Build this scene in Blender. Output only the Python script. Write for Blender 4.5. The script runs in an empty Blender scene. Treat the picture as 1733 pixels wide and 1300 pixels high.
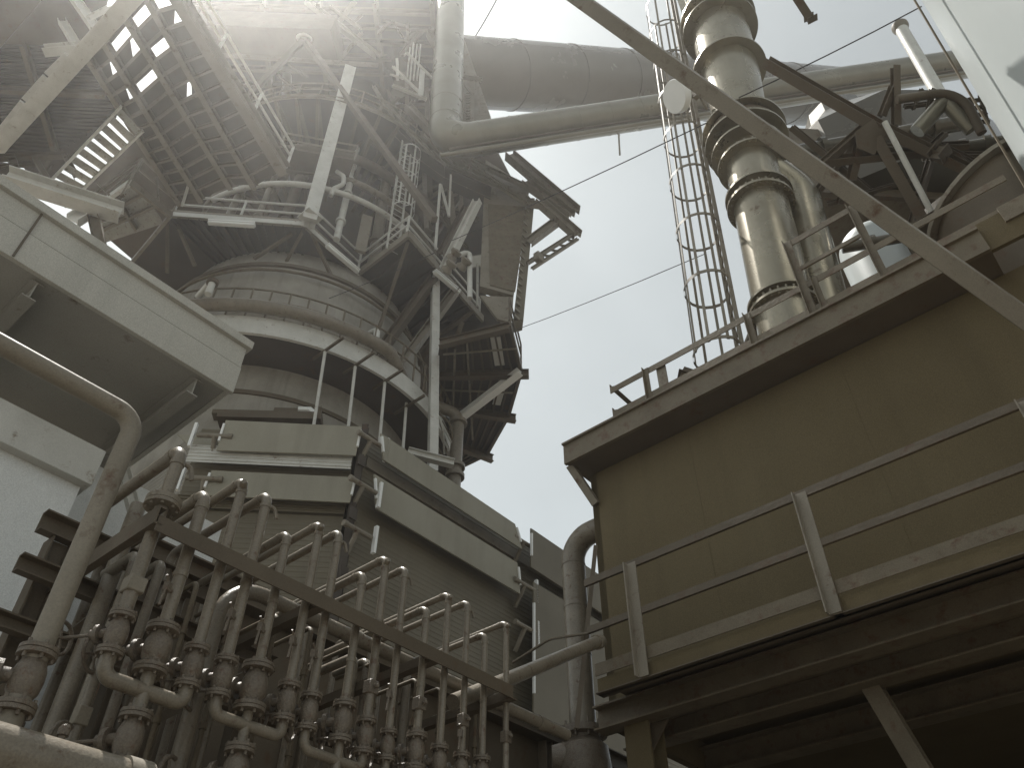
import bpy, math, random
from mathutils import Vector as V, Matrix
random.seed(7)
S = bpy.context.scene
COL = S.collection
# ------------------------------------------------------------------ camera model
F_PX = 1370.0; CX, CY = 866.5, 650.0
PITCH = math.atan(1370 / 1450)
cP, sP = math.cos(PITCH), math.sin(PITCH)
EYE = V((0, 0, 1.6))
FW = V((0, cP, sP)); UP = V((0, -sP, cP)); RT = V((1, 0, 0)); ZZ = V((0, 0, 1))
cam = bpy.data.cameras.new('camera'); camo = bpy.data.objects.new('camera', cam); COL.objects.link(camo)
camo.location = EYE; camo.rotation_euler = (math.pi / 2 + PITCH, 0, 0)
cam.sensor_width = 36; cam.lens = F_PX / 1733 * 36; cam.clip_start = .05; cam.clip_end = 3000
S.camera = camo

# survey helpers: sight line through a point of the photograph, cut with a real plane of the site
def ray(x, y): return FW + RT * ((x - CX) / F_PX) + UP * ((CY - y) / F_PX)
def PY(x, y, Y): d = ray(x, y); return EYE + d * (Y / d.y)
def PT(x, y, t): return EYE + ray(x, y) * t
def PZ(x, y, z): d = ray(x, y); return EYE + d * ((z - EYE.z) / d.z)
def PL(x, y, p0, n): d = ray(x, y); return EYE + d * ((p0 - EYE).dot(n) / d.dot(n))
A = V((.651, .759, 0)).normalized(); N = V((-A.y, A.x, 0))     # yard axes
M0 = V((-2.06, 4, 0)); B0 = V((2.8, 6.6, 0))
def PA(x, y, off=0): return PL(x, y, M0 + N * off, N)             # planes along A
def PB(x, y, off=0): return PL(x, y, B0 + A * off, A)             # planes across A
def zat(p, py):                                                   # height on the plumb line through p seen at image row py
    k = (CY - py) / F_PX
    return EYE.z + p.y * (sP + k * cP) / (cP - k * sP)
def drop(p, py): return V((p.x, p.y, zat(p, py)))
def near(p, x, y):                                                # point of a sight line closest to the plumb line through p
    d = ray(x, y); t = (d.x * p.x + d.y * p.y) / (d.x * d.x + d.y * d.y); return EYE + d * t
def depth(p): return (p - EYE).dot(FW)
def rad(p, w): return w / 2 * depth(p) / F_PX                     # radius of something w picture units wide

# ------------------------------------------------------------------ mesh builder
class MB:
    def __init__(s): s.v = []; s.f = []; s.cut = []
    def split(s, name, mat, parent, **k):                              # every added piece becomes a part of its own
        cs = s.cut + [(len(s.v), len(s.f))]; out = []
        for (v0, f0), (v1, f1) in zip(cs, cs[1:]):
            q = MB(); q.v = s.v[v0:v1]; q.f = [[i - v0 for i in f] for f in s.f[f0:f1]]; out.append(q.done(name, mat, parent, **k))
        return out
    def add(s, vs, fs):
        s.cut.append((len(s.v), len(s.f))); o = len(s.v); s.v += [V(p) for p in vs]; s.f += [[i + o for i in f] for f in fs]; return s
    def plate(s, pts, vec):
        n = len(pts); pts = [V(p) for p in pts]; vec = V(vec)
        fs = [list(range(n))[::-1], list(range(n, 2 * n))] + [[i, (i + 1) % n, n + (i + 1) % n, n + i] for i in range(n)]
        return s.add(pts + [p + vec for p in pts], fs)
    def box(s, c, x, y, z):
        c, x, y, z = V(c), V(x), V(y), V(z)
        return s.plate([c - x - y - z, c + x - y - z, c + x + y - z, c - x + y - z], z * 2)
    def prof(s, a, b, poly, up=ZZ):
        a, b = V(a), V(b); d = (b - a)
        if d.length < 1e-6: return s
        d.normalize(); up = V(up)
        if abs(d.dot(up.normalized())) > .98: up = V((0, 1, 0)) if abs(d.y) < .9 else V((1, 0, 0))
        sx = d.cross(up).normalized(); u = sx.cross(d)
        return s.plate([a + sx * p + u * q for p, q in poly], b - a)
    def beam(s, a, b, w, h, up=ZZ):
        return s.prof(a, b, [(-w / 2, -h / 2), (w / 2, -h / 2), (w / 2, h / 2), (-w / 2, h / 2)], up)
    def ib(s, a, b, w, h, t=None, up=ZZ):
        t = t or max(.012, w * .09); w /= 2; h /= 2; k = t / 2
        return s.prof(a, b, [(-w, -h), (w, -h), (w, -h + t), (k, -h + t), (k, h - t), (w, h - t), (w, h), (-w, h), (-w, h - t), (-k, h - t), (-k, -h + t), (-w, -h + t)], up)
    def ang(s, a, b, w, h, t=.012, up=ZZ, sx=1, sy=1):
        pts = [(0, 0), (w * sx, 0), (w * sx, t * sy), (t * sx, t * sy), (t * sx, h * sy), (0, h * sy)]
        return s.prof(a, b, pts, up)
    def ch(s, a, b, w, h, t=.012, up=ZZ, sx=1):
        h /= 2; pts = [(0, -h), (w, -h), (w, -h + t), (t, -h + t), (t, h - t), (w, h - t), (w, h), (0, h)]
        return s.prof(a, b, [(p * sx, q) for p, q in pts], up)
    def tube(s, pts, r, n=12, cap=True):
        pts = [V(p) for p in pts]; m = len(pts)
        rs = r if isinstance(r, (list, tuple)) else [r] * m
        tg = [((pts[min(i + 1, m - 1)] - pts[i]).normalized() + (pts[i] - pts[max(i - 1, 0)]).normalized()).normalized() for i in range(m)]
        u = tg[0].orthogonal().normalized(); vs = []; fs = []
        for i in range(m):
            u = (u - tg[i] * u.dot(tg[i])).normalized(); w = tg[i].cross(u)
            k = 1.0
            if 0 < i < m - 1: k = 1 / max(.55, tg[i].dot((pts[i] - pts[i - 1]).normalized())) ** .5
            for j in range(n):
                an = 2 * math.pi * j / n; vs.append(pts[i] + (u * math.cos(an) + w * math.sin(an)) * rs[i] * k)
        for i in range(m - 1):
            for j in range(n): fs.append([i * n + j, i * n + (j + 1) % n, (i + 1) * n + (j + 1) % n, (i + 1) * n + j])
        if cap: fs += [list(range(n))[::-1], [(m - 1) * n + j for j in range(n)]]
        return s.add(vs, fs)
    def lathe(s, o, ax, prof, n=24, a0=0, a1=None, u=None):
        o = V(o); ax = V(ax).normalized(); u = (V(u) - ax * V(u).dot(ax)).normalized() if u else ax.orthogonal().normalized(); w = ax.cross(u)
        full = a1 is None; k = n if full else n + 1; a1 = 2 * math.pi if full else a1; vs = []; fs = []; m = len(prof)
        for r, t in prof:
            for j in range(k):
                an = a0 + (a1 - a0) * j / n; vs.append(o + ax * t + (u * math.cos(an) + w * math.sin(an)) * r)
        for i in range(m - 1):
            for j in range(k if full else k - 1): fs.append([i * k + j, i * k + (j + 1) % k, (i + 1) * k + (j + 1) % k, (i + 1) * k + j])
        if full and prof[0] != prof[-1]:
            if prof[0][0] > 1e-5: fs.append(list(range(k))[::-1])
            if prof[-1][0] > 1e-5: fs.append([(m - 1) * k + j for j in range(k)])
        return s.add(vs, fs)
    def ring(s, o, ax, ro, ri, h, n=32):                              # flat annulus of height h
        return s.lathe(o, ax, [(ri, 0), (ro, 0), (ro, h), (ri, h), (ri, 0)], n) if ri > 1e-4 else s.lathe(o, ax, [(ro, 0), (ro, h)], n)
    def bolts(s, o, ax, r, n, br=.014, h=.03):
        ax = V(ax).normalized(); u = ax.orthogonal().normalized(); w = ax.cross(u)
        for j in range(n):
            a = 2 * math.pi * (j + .5) / n; c = V(o) + (u * math.cos(a) + w * math.sin(a)) * r
            s.lathe(c, ax, [(br, 0), (br, h)], 6)
        return s
    def done(s, name, mat, parent=None, smooth=True, bevel=0):
        me = bpy.data.meshes.new(name); org = parent.matrix_world.translation.copy() if parent else sum(s.v, V()) / len(s.v)
        if parent is not None: org = WORLD[parent.name]
        me.from_pydata([tuple(p - org) for p in s.v], [], s.f); me.update()
        import bmesh
        bm = bmesh.new(); bm.from_mesh(me); bmesh.ops.recalc_face_normals(bm, faces=bm.faces)
        if bevel: 
            es = [e for e in bm.edges if len(e.link_faces) == 2 and e.calc_face_angle(0) > .6]
            bmesh.ops.bevel(bm, geom=es, offset=bevel, segments=1, affect='EDGES', clamp_overlap=True)
        bm.to_mesh(me); bm.free()
        me.materials.append(mat)
        if smooth: me.shade_smooth(); me.set_sharp_from_angle(angle=math.radians(38))
        o = bpy.data.objects.new(name, me); COL.objects.link(o)
        if parent is not None: o.parent = parent; WORLD[o.name] = org
        else: o.location = org; WORLD[o.name] = org
        return o
WORLD = {}
def tag(o, label, cat, group=None):
    o['label'] = label; o['category'] = cat; o['kind'] = 'thing'
    if group: o['group'] = group
    return o
def thing(name, label, cat, loc, group=None):
    o = bpy.data.objects.new(name, None); COL.objects.link(o); o.location = loc; o.empty_display_size = .1
    WORLD[o.name] = V(loc); return tag(o, label, cat, group)
def struct(o, kind='structure'): o['kind'] = kind; return o
def bend(pts, r, n=7):
    pts = [V(p) for p in pts]; out = [pts[0]]
    for i in range(1, len(pts) - 1):
        a = (pts[i - 1] - pts[i]); b = (pts[i + 1] - pts[i]); la, lb = a.length, b.length; a.normalize(); b.normalize()
        th = a.angle(b); d = min(r / math.tan(th / 2), la * .48, lb * .48); rr = d * math.tan(th / 2)
        c = pts[i] + (a + b).normalized() * (rr / math.sin(th / 2)); s0 = pts[i] + a * d - c; s1 = pts[i] + b * d - c; w = s0.angle(s1)
        for k in range(n + 1):
            t = k / n; out.append(c + (s0 * math.sin((1 - t) * w) + s1 * math.sin(t * w)) / math.sin(w))
    out.append(pts[-1]); return out

# ------------------------------------------------------------------ materials
def mat(name, c1, c2=None, rough=.6, metal=0., scale=3., mixc=.5, rust=0., rustc=(.10, .055, .03), bump=.15, grain=.0, streak=0., spec=.4):
    m = bpy.data.materials.new(name); m.use_nodes = True; nt = m.node_tree; nd = nt.nodes; lk = nt.links
    b = nd['Principled BSDF']; b.inputs['Metallic'].default_value = metal; b.inputs['Specular IOR Level'].default_value = spec
    c2 = c2 or tuple(x * .7 for x in c1)
    tc = nd.new('ShaderNodeTexCoord'); geo = nd.new('ShaderNodeNewGeometry')
    def noise(sc, det=5, vec=None, rg=.6):
        n = nd.new('ShaderNodeTexNoise'); n.inputs['Scale'].default_value = sc; n.inputs['Detail'].default_value = det; n.inputs['Roughness'].default_value = rg
        lk.new(vec or geo.outputs['Position'], n.inputs['Vector']); return n
    def ramp(src, a, b_):
        r = nd.new('ShaderNodeMapRange'); r.inputs[1].default_value = a; r.inputs[2].default_value = b_; lk.new(src, r.inputs[0]); return r.outputs[0]
    def mix(f, x, y, blend='MIX'):
        q = nd.new('ShaderNodeMix'); q.data_type = 'RGBA'; q.blend_type = blend
        lk.new(f, q.inputs[0]) if not isinstance(f, float) else setattr(q.inputs[0], 'default_value', f)
        for v_, s_ in ((x, q.inputs[6]), (y, q.inputs[7])):
            lk.new(v_, s_) if not isinstance(v_, tuple) else setattr(s_, 'default_value', (*v_, 1))
        return q.outputs[2]
    n1 = noise(scale); col = mix(ramp(n1.outputs[0], .5 - mixc * .5, .5 + mixc * .5), c1, c2)
    if streak:
        mp = nd.new('ShaderNodeMapping'); mp.inputs['Scale'].default_value = (1, 1, .08); lk.new(geo.outputs['Position'], mp.inputs[0])
        n3 = noise(scale * 4, 4, mp.outputs[0]); f3 = nd.new('ShaderNodeMath'); f3.operation = 'MULTIPLY'; f3.inputs[1].default_value = streak
        lk.new(ramp(n3.outputs[0], .5, .75), f3.inputs[0]); col = mix(f3.outputs[0], col, tuple(x * .45 for x in c1))
    if rust:
        n2 = noise(scale * 2.7, 8, None, .7); col = mix(ramp(n2.outputs[0], .62 - rust * .25, .72 - rust * .12), col, rustc)
    if grain:
        n4 = noise(90, 2); g = nd.new('ShaderNodeMapRange'); g.inputs[1].default_value = .3; g.inputs[2].default_value = .7; g.inputs[3].default_value = 1 - grain; g.inputs[4].default_value = 1 + grain
        lk.new(n4.outputs[0], g.inputs[0]); mm = nd.new('ShaderNodeVectorMath'); mm.operation = 'SCALE'; lk.new(col, mm.inputs[0]); lk.new(g.outputs[0], mm.inputs[3]); col = mm.outputs[0]
    lk.new(col, b.inputs['Base Color'])
    rr = nd.new('ShaderNodeMapRange'); rr.inputs[3].default_value = max(.05, rough - .12); rr.inputs[4].default_value = min(1, rough + .12)
    lk.new(n1.outputs[0], rr.inputs[0]); lk.new(rr.outputs[0], b.inputs['Roughness'])
    if bump:
        bp = nd.new('ShaderNodeBump'); bp.inputs['Strength'].default_value = bump; bp.inputs['Distance'].default_value = .02
        nb = noise(scale * 9, 4); lk.new(nb.outputs[0], bp.inputs['Height']); lk.new(bp.outputs[0], b.inputs['Normal'])
    return m
K = dict(
 dark=mat('dark_painted_steel', (.125, .098, .066), (.088, .069, .047), .6, scale=1.2, rust=.25, grain=.12),
 rail=mat('weathered_rail_steel', (.165, .134, .088), (.105, .083, .053), .55, scale=2.5, rust=.35, grain=.15),
 mid=mat('grey_painted_steel', (.25, .22, .172), (.175, .152, .116), .55, scale=1.5, rust=.25, grain=.1),
 light=mat('pale_painted_steel', (.62, .61, .57), (.47, .46, .42), .5, scale=2, rust=.12, rustc=(.25, .2, .15), grain=.08),
 white=mat('white_enamel', (.86, .86, .84), (.8, .8, .78), .4, scale=2, bump=.03),
 pipe=mat('pipe_paint', (.225, .195, .15), (.16, .136, .104), .32, scale=5, rust=.22, grain=.15, bump=.2),
 valve=mat('cast_valve_iron', (.18, .15, .115), (.125, .102, .077), .36, scale=9, rust=.3, grain=.2, bump=.4),
 clad=mat('dull_aluminium_cladding', (.25, .23, .18), (.18, .165, .125), .3, metal=.4, scale=.8, bump=.05),
 duct=mat('oxidised_duct_plate', (.105, .091, .067), (.085, .073, .053), .25, metal=.3, scale=.35, mixc=1.0, bump=.06, streak=.25),
 stack=mat('stack_steel', (.38, .345, .265), (.23, .2, .145), .27, metal=.65, scale=1.0, bump=.08, rust=.08, streak=.35),
 conc=mat('weathered_shell', (.37, .345, .30), (.22, .203, .172), .8, scale=.9, bump=.3, streak=.55, grain=.1),
 wall=mat('rough_cast_wall', (.74, .75, .74), (.66, .67, .66), .9, scale=2, bump=.6, grain=.12),
 fascia=mat('fascia_sheet', (.50, .485, .435), (.42, .405, .36), .65, scale=.9, bump=.15, grain=.16, streak=.3),
 panel=mat('sheet_panel', (.31, .288, .228), (.25, .23, .178), .6, scale=.6, bump=.1, grain=.14, streak=.3),
 ribbed=mat('ribbed_siding', (.17, .145, .1), (.13, .11, .075), .55, scale=.6, bump=.05, streak=.2),
 boxm=mat('bunker_plate', (.142, .112, .062), (.108, .083, .045), .7, scale=.45, bump=.2, streak=.3, grain=.16, spec=.15),
 grime=mat('grimy_soffit', (.36, .35, .315), (.27, .26, .23), .7, scale=.7, rust=.1, grain=.1),
 undershade=mat('undershade_steel', (.08, .065, .052), (.056, .045, .036), .75, scale=.8, rust=.2, grain=.12),  # darkest steel, its tone keeps undersides and inner decks in shade
 tank=mat('pale_tank_paint', (.55, .585, .58), (.46, .495, .495), .35, scale=.35, bump=.03, streak=.12),
 ground=mat('dark_yard', (.16, .145, .12), (.105, .095, .08), .9, scale=.4, bump=.3),  # unseen ground, tone darkened in place of yard shadows to limit bounce
 cable=mat('cable_sheath', (.06, .055, .05), (.05, .045, .04), .6, bump=0),
 lens=mat('lamp_diffuser', (.85, .86, .84), (.8, .81, .79), .3, bump=0),
 galv=mat('galvanised_plate', (.40, .39, .35), (.28, .265, .225), .45, metal=.3, scale=4, rust=.3, grain=.12),
)
# ------------------------------------------------------------------ ground, sky, light
struct(MB().plate([(-300, -300, -.3), (300, -300, -.3), (300, 300, -.3), (-300, 300, -.3)], (0, 0, .3)).done('ground', K['ground'], smooth=False))
SUN_AZ, SUN_EL = -51.0, 69.5
sd = V((math.sin(math.radians(SUN_AZ)) * math.cos(math.radians(SUN_EL)), math.cos(math.radians(SUN_AZ)) * math.cos(math.radians(SUN_EL)), math.sin(math.radians(SUN_EL))))
su = bpy.data.lights.new('sun', 'SUN'); su.energy = 5.0; su.angle = math.radians(.5); su.color = (1, .965, .9)
suo = bpy.data.objects.new('sun', su); COL.objects.link(suo); suo.rotation_euler = sd.to_track_quat('Z', 'Y').to_euler(); suo.location = sd * 80
w = bpy.data.worlds.new('World'); S.world = w; w.use_nodes = True; nt = w.node_tree; bg = nt.nodes['Background']
sky = nt.nodes.new('ShaderNodeTexSky'); sky.sky_type = 'NISHITA'; sky.sun_disc = False; sky.sun_elevation = math.radians(SUN_EL); sky.sun_rotation = math.radians(SUN_AZ)
sky.air_density = 1.0; sky.dust_density = 1.0; sky.ozone_density = 1.0
hs = nt.nodes.new('ShaderNodeHueSaturation'); hs.inputs['Saturation'].default_value = .17; hs.inputs['Value'].default_value = 1.0
nt.links.new(sky.outputs[0], hs.inputs['Color'])
tc = nt.nodes.new('ShaderNodeTexCoord'); nz = nt.nodes.new('ShaderNodeTexNoise'); nz.inputs['Scale'].default_value = 3.2; nz.inputs['Detail'].default_value = 6; nz.inputs['Roughness'].default_value = .5
nt.links.new(tc.outputs['Generated'], nz.inputs['Vector'])
mr = nt.nodes.new('ShaderNodeMapRange'); mr.inputs[1].default_value = .35; mr.inputs[2].default_value = .75; mr.inputs[3].default_value = .93; mr.inputs[4].default_value = 1.08
nt.links.new(nz.outputs[0], mr.inputs[0]); vm = nt.nodes.new('ShaderNodeVectorMath'); vm.operation = 'SCALE'
nt.links.new(hs.outputs[0], vm.inputs[0]); nt.links.new(mr.outputs[0], vm.inputs[3]); tn = nt.nodes.new('ShaderNodeMix'); tn.data_type = 'RGBA'; tn.blend_type = 'MULTIPLY'; tn.inputs[0].default_value = 1; tn.inputs[7].default_value = (.95, 1, .965, 1)
nt.links.new(vm.outputs[0], tn.inputs[6]); nt.links.new(tn.outputs[2], bg.inputs[0])
bg.inputs[1].default_value = .108
S.view_settings.view_transform = 'Standard'; S.view_settings.look = 'None'; S.view_settings.gamma = 1; S.view_settings.exposure = EXPOSURE = .56
S.cycles.max_bounces = 8; S.cycles.use_denoising = True

# reusable parts
def handrail(parent, base, h=1.1, r=.024, step=1.6, mat_='rail', toe=True, up=ZZ, closed=False, posts=True):
    base = [V(p) for p in base]; m = MB(); up = V(up)
    for k in (h, h * .55): m.tube([p + up * k for p in base], r, 8)
    if toe:
        for a, b in zip(base, base[1:]): m.beam(a + up * .06, b + up * .06, .008, .12)
    o = m.done('railing', K[mat_], parent); WORLD[o.name] = WORLD[parent.name]
    if posts:
        for i, (a, b) in enumerate(zip(base, base[1:])):
            n = max(1, round((b - a).length / step))
            for j in range(n + (1 if i == len(base) - 2 else 0)):
                p = a.lerp(b, j / n); q = MB().tube([p, p + up * h], r, 8).done('post', K[mat_], o)
    return o
HAZE = .0014
# ================================================================== 1. canopy building on one side of the yard
OFC = 1.8
c_lo = PA(395, 665, OFC); c_hi = drop(c_lo, 580)
c_hi = V((c_lo.x, c_lo.y, PA(425, 580, OFC).z)); zb, zt = c_lo.z, c_hi.z
near_end = PA(-260, 330, OFC); L0 = V((near_end.x, near_end.y, 0)) - A * 4; L1 = V((c_lo.x, c_lo.y, 0))
cb = thing('sheet_clad_canopy', 'deep sheet-clad canopy roof with seamed fascia jutting out over the plastered wall', 'roof', L1)
def at(p, z): return V((p.x, p.y, z))
m = MB(); h = zt - zb
m.plate([at(L0, zb), at(L1, zb), at(L1, zb + h * .47), at(L0, zb + h * .47)], N * .05)
m.plate([at(L0 + N * .015, zb + h * .49), at(L1 + N * .015, zb + h * .49), at(L1 + N * .015, zb + h * .86), at(L0 + N * .015, zb + h * .86)], N * .035)
m.plate([at(L0 + N * .03, zb + h * .46), at(L1 + N * .03, zb + h * .46), at(L1 + N * .03, zb + h * .5), at(L0 + N * .03, zb + h * .5)], N * .02)
m.done('fascia', K['fascia'], cb, bevel=.004)
m = MB(); m.plate([at(L0 - N * .03, zb + h * .86), at(L1 - N * .03 + A * .04, zb + h * .86), at(L1 - N * .03 + A * .04, zt), at(L0 - N * .03, zt)], N * 3.2)
m.done('roof_edge', K['fascia'], cb, bevel=.004)
L1u = L1 - A * .02
MB().plate([at(L0 + N * .05, zb + .012), at(L1u + N * .05, zb + .012), at(L1u + N * 3.2, zb + .012), at(L0 + N * 3.2, zb + .012)], (0, 0, .03)).done('soffit', K['grime'], cb)
MB().plate([at(L1u + N * .051, zb), at(L1u + N * 3.2, zb), at(L1u + N * 3.2, zb + h * .858), at(L1u + N * .051, zb + h * .858)], -A * .05).done('end_fascia', K['fascia'], cb)
# joint strips on the fascia
m = MB()
q = PA(42, 400, OFC)
for s in range(4):
    b = at(q - A * (2.35 * s) + (-N) * .004, 0); m.plate([at(b, zb + .01), at(b + A * .02, zb + .01), at(b + A * .02, zb + h * .85), at(b, zb + h * .85)], -N * .006)
m.split('cover_strip', K['dark'], cb)
m = MB(); 
for s in range(2): p = at(L1 - A * (.35 + s * 1.6), zb - .1); m.ib(p + N * .1, p + N * 3.1, .12, .2)
m.split('soffit_beam', K['grime'], cb)

OFW = 2.6
w0 = PA(-420, 560, OFW); wc = PA(146, 803, OFW); zl0 = PA(172, 772, OFW).z; zl1 = PA(0, 760, OFW).z
wl = thing('plastered_wall', 'pale rough-cast wall with a projecting ledge under the canopy roof', 'wall', at(wc, 0))
MB().plate([at(w0, 0), at(wc, 0), at(wc, zl1 + .02), at(w0, zl1 + .02)], N * .25).done('wall_face', K['wall'], wl)
le = PA(176, 775, OFW - .1)
MB().plate([at(w0 - N * .1, zl1), at(le, zl1), at(le, zl0), at(w0 - N * .1, zl0)], N * .35).done('ledge', K['light'], wl, bevel=.008)
zw2 = PA(330, 870, OFW + .9).z; wr = PA(345, 1000, OFW + .9)
MB().plate([at(wc - A * 2 + N * .9, 0), at(wr, 0), at(wr, zw2), at(wc - A * 2 + N * .9, zw2)], N * .2).done('recessed_wall', K['wall'], wl)
a = PA(205, 795, OFW + .35); b = PA(235, 905, OFW + .35)
m = MB(); m.ch(a, b, .07, .12, up=A); m.done('wall_bracket', K['light'], wl)

# ================================================================== 2. pipe manifold
def zflat(p, z): return V((p.x, p.y, z))
bz = PA(275, 872, -.12).z; ba = PA(272, 868, -.12); bb = PA(868, 1164, -.12); bb.z = bz = (ba.z + bb.z) / 2; ba.z = bz
fr = thing('pipe_rack', 'welded steel frame of dark channels that carries the row of bent riser pipes', 'pipe rack', zflat(ba, 0))
MB().ang(ba, bb, .1, .1, .012, sx=-1, sy=-1).done('front_rail', K['dark'], fr)
MB().ch(ba - A * .02 + N * .0, ba - A * .02 + N * 1.5, .05, .12).done('end_arm', K['dark'], fr)
for s in (.38, .72, 1.0):
    p = ba.lerp(bb, s); MB().ang(p + N * .02 - ZZ * .09, p + N * 1.4 - ZZ * .09, .07, .07, .01).done('cross_arm', K['dark'], fr)
p0 = PA(78, 890, 1.15); p1 = PA(245, 972, 1.15); p1.z = p0.z; MB().ch(p0 - A * .05, p1 + A * .75, .08, .15).done('rear_rail', K['dark'], fr)
MB().ib(at(p0 + A * .12, 0), p0 + A * .12 - ZZ * .08, .14, .14, up=A).done('post', K['dark'], fr)
MB().ib(at(p1 + A * .05, 0), p1 + A * .05 - ZZ * .08, .12, .12, up=A).done('post', K['dark'], fr)
MB().ib(at(p1 + A * 1.0, 0), p1 + A * 1.0 - ZZ * .08, .12, .12, up=A).done('post', K['dark'], fr)
lowz = PA(60, 985, 1.15).z
MB().ch(zflat(p0 - A * .1 - N * .12, lowz), zflat(p1 + A * 1.1 - N * .12, lowz), .07, .12).done('lower_rail', K['dark'], fr)
MB().beam(zflat(p0 + A * .12 - N * .1, lowz - .75), zflat(p1 - N * .1, p0.z - .05), .07, .07).done('knee_brace', K['dark'], fr)
MB().beam(zflat(p1 - N * .1, lowz - .9), zflat(p1 + A * 1.0 - N * .1, lowz - .05), .06, .06).done('knee_brace', K['dark'], fr)
lz2 = PA(300, 1175, 1.15).z
MB().ch(zflat(p0 - A * .1 - N * .12, lz2), zflat(p1 + A * 4.5 - N * .12, lz2), .07, .1).done('lower_rail', K['dark'], fr)

def valve(parent, c, sc, wheel=True, wdir=None, wide=1.0):
    """flanged globe valve round the plumb line through c"""
    k = sc
    prof = [(.030, -.118), (.066, -.118), (.066, -.104), (.062, -.102), (.066, -.100), (.066, -.084), (.038, -.080), (.040, -.068), (.052, -.045), (.056, -.005), (.053, .03), (.042, .06), (.038, .072), (.066, .075), (.066, .090), (.062, .092), (.066, .094), (.066, .108), (.030, .108)]
    b = MB().lathe(c, ZZ, [(r * k * (wide if r < .07 else 1), t * k) for r, t in prof], 22)
    for t in (.058, .104, -.134, -.088): b.bolts(c + ZZ * t * k, ZZ, .054 * k, 6, .007 * k, .02 * k)
    o = b.done('valve_body', K['valve'], parent)
    if wheel:
        wd = (wdir or (N * .85 - A * .5)).normalized(); e = c + wd * .14 * k
        b = MB().tube([c + wd * .05 * k, e], .026 * k, 10); b.lathe(c + wd * .085 * k, wd, [(.02 * k, 0), (.05 * k, 0), (.05 * k, .022 * k), (.02 * k, .022 * k)], 12); b.tube([e, c + wd * .31 * k], .009 * k, 8)
        st = b.done('bonnet', K['valve'], o)
        hc = c + wd * .305 * k; u = wd.orthogonal().normalized(); v = wd.cross(u); R = .08 * k
        b = MB().tube([hc + (u * math.cos(t * math.pi / 14) + v * math.sin(t * math.pi / 14)) * R for t in range(29)], .0105 * k, 8, cap=False)
        for t in range(4):
            a_ = t * math.pi / 2 + .4; b.tube([hc, hc + (u * math.cos(a_) + v * math.sin(a_)) * R], .007 * k, 6)
        b.done('handwheel', K['valve'], o)
    return o

TOPS = [(312, 752, 21.5), (352, 827, 20), (416, 807, 16.5), (456, 831, 16.5), (489, 897, 15), (544, 881, 14), (576, 895, 13.5), (616, 965, 13.5), (655, 939, 13), (687, 957, 11.5),
        (723, 1024, 12.5), (760, 1001, 11), (792, 1015, 10.5), (821, 1069, 10.5), (857, 1050, 9.5)]
FLG = [45, 50, 43, 41, 48, 39, 37, 40, 35, 30, 36, 32, 30, 30, 28]
VALV = [1072, 1098, 1128, 1146, 1163, 1188, 1205, 1222, 1246, 1262, 1272, 1290, 1302, 1308, None]
HOW = ['with a broad flange above the frame, nearest the plastered wall', 'with the fattest valve, second from the plastered wall', 'rising higher than its two neighbours, third from the plastered wall',
       'fourth from the plastered wall, bearing a thin tap below the frame', 'low topped with a bulky valve, fifth from the plastered wall', 'sixth from the plastered wall, its bright cap the highest of its three',
       'seventh from the plastered wall, last of those with a sunlit cap', 'low topped and just past the corner post of the base', 'with a doubled elbow, first whose cap is fully shaded', 'thin shaded pipe next to the doubled elbow, before the big side panel',
       'sixth pipe counted from the end near the bunker, low topped', 'fourth pipe counted from the end near the bunker, with a doubled elbow', 'third pipe counted from the end near the bunker, thin and high', 'last but one before the bunker, low topped', 'thinnest and last of the row by the bunker, with a clamp']
HOW[10] = 'low topped, fifth counted from the end near the bunker'
RISERS = []
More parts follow.
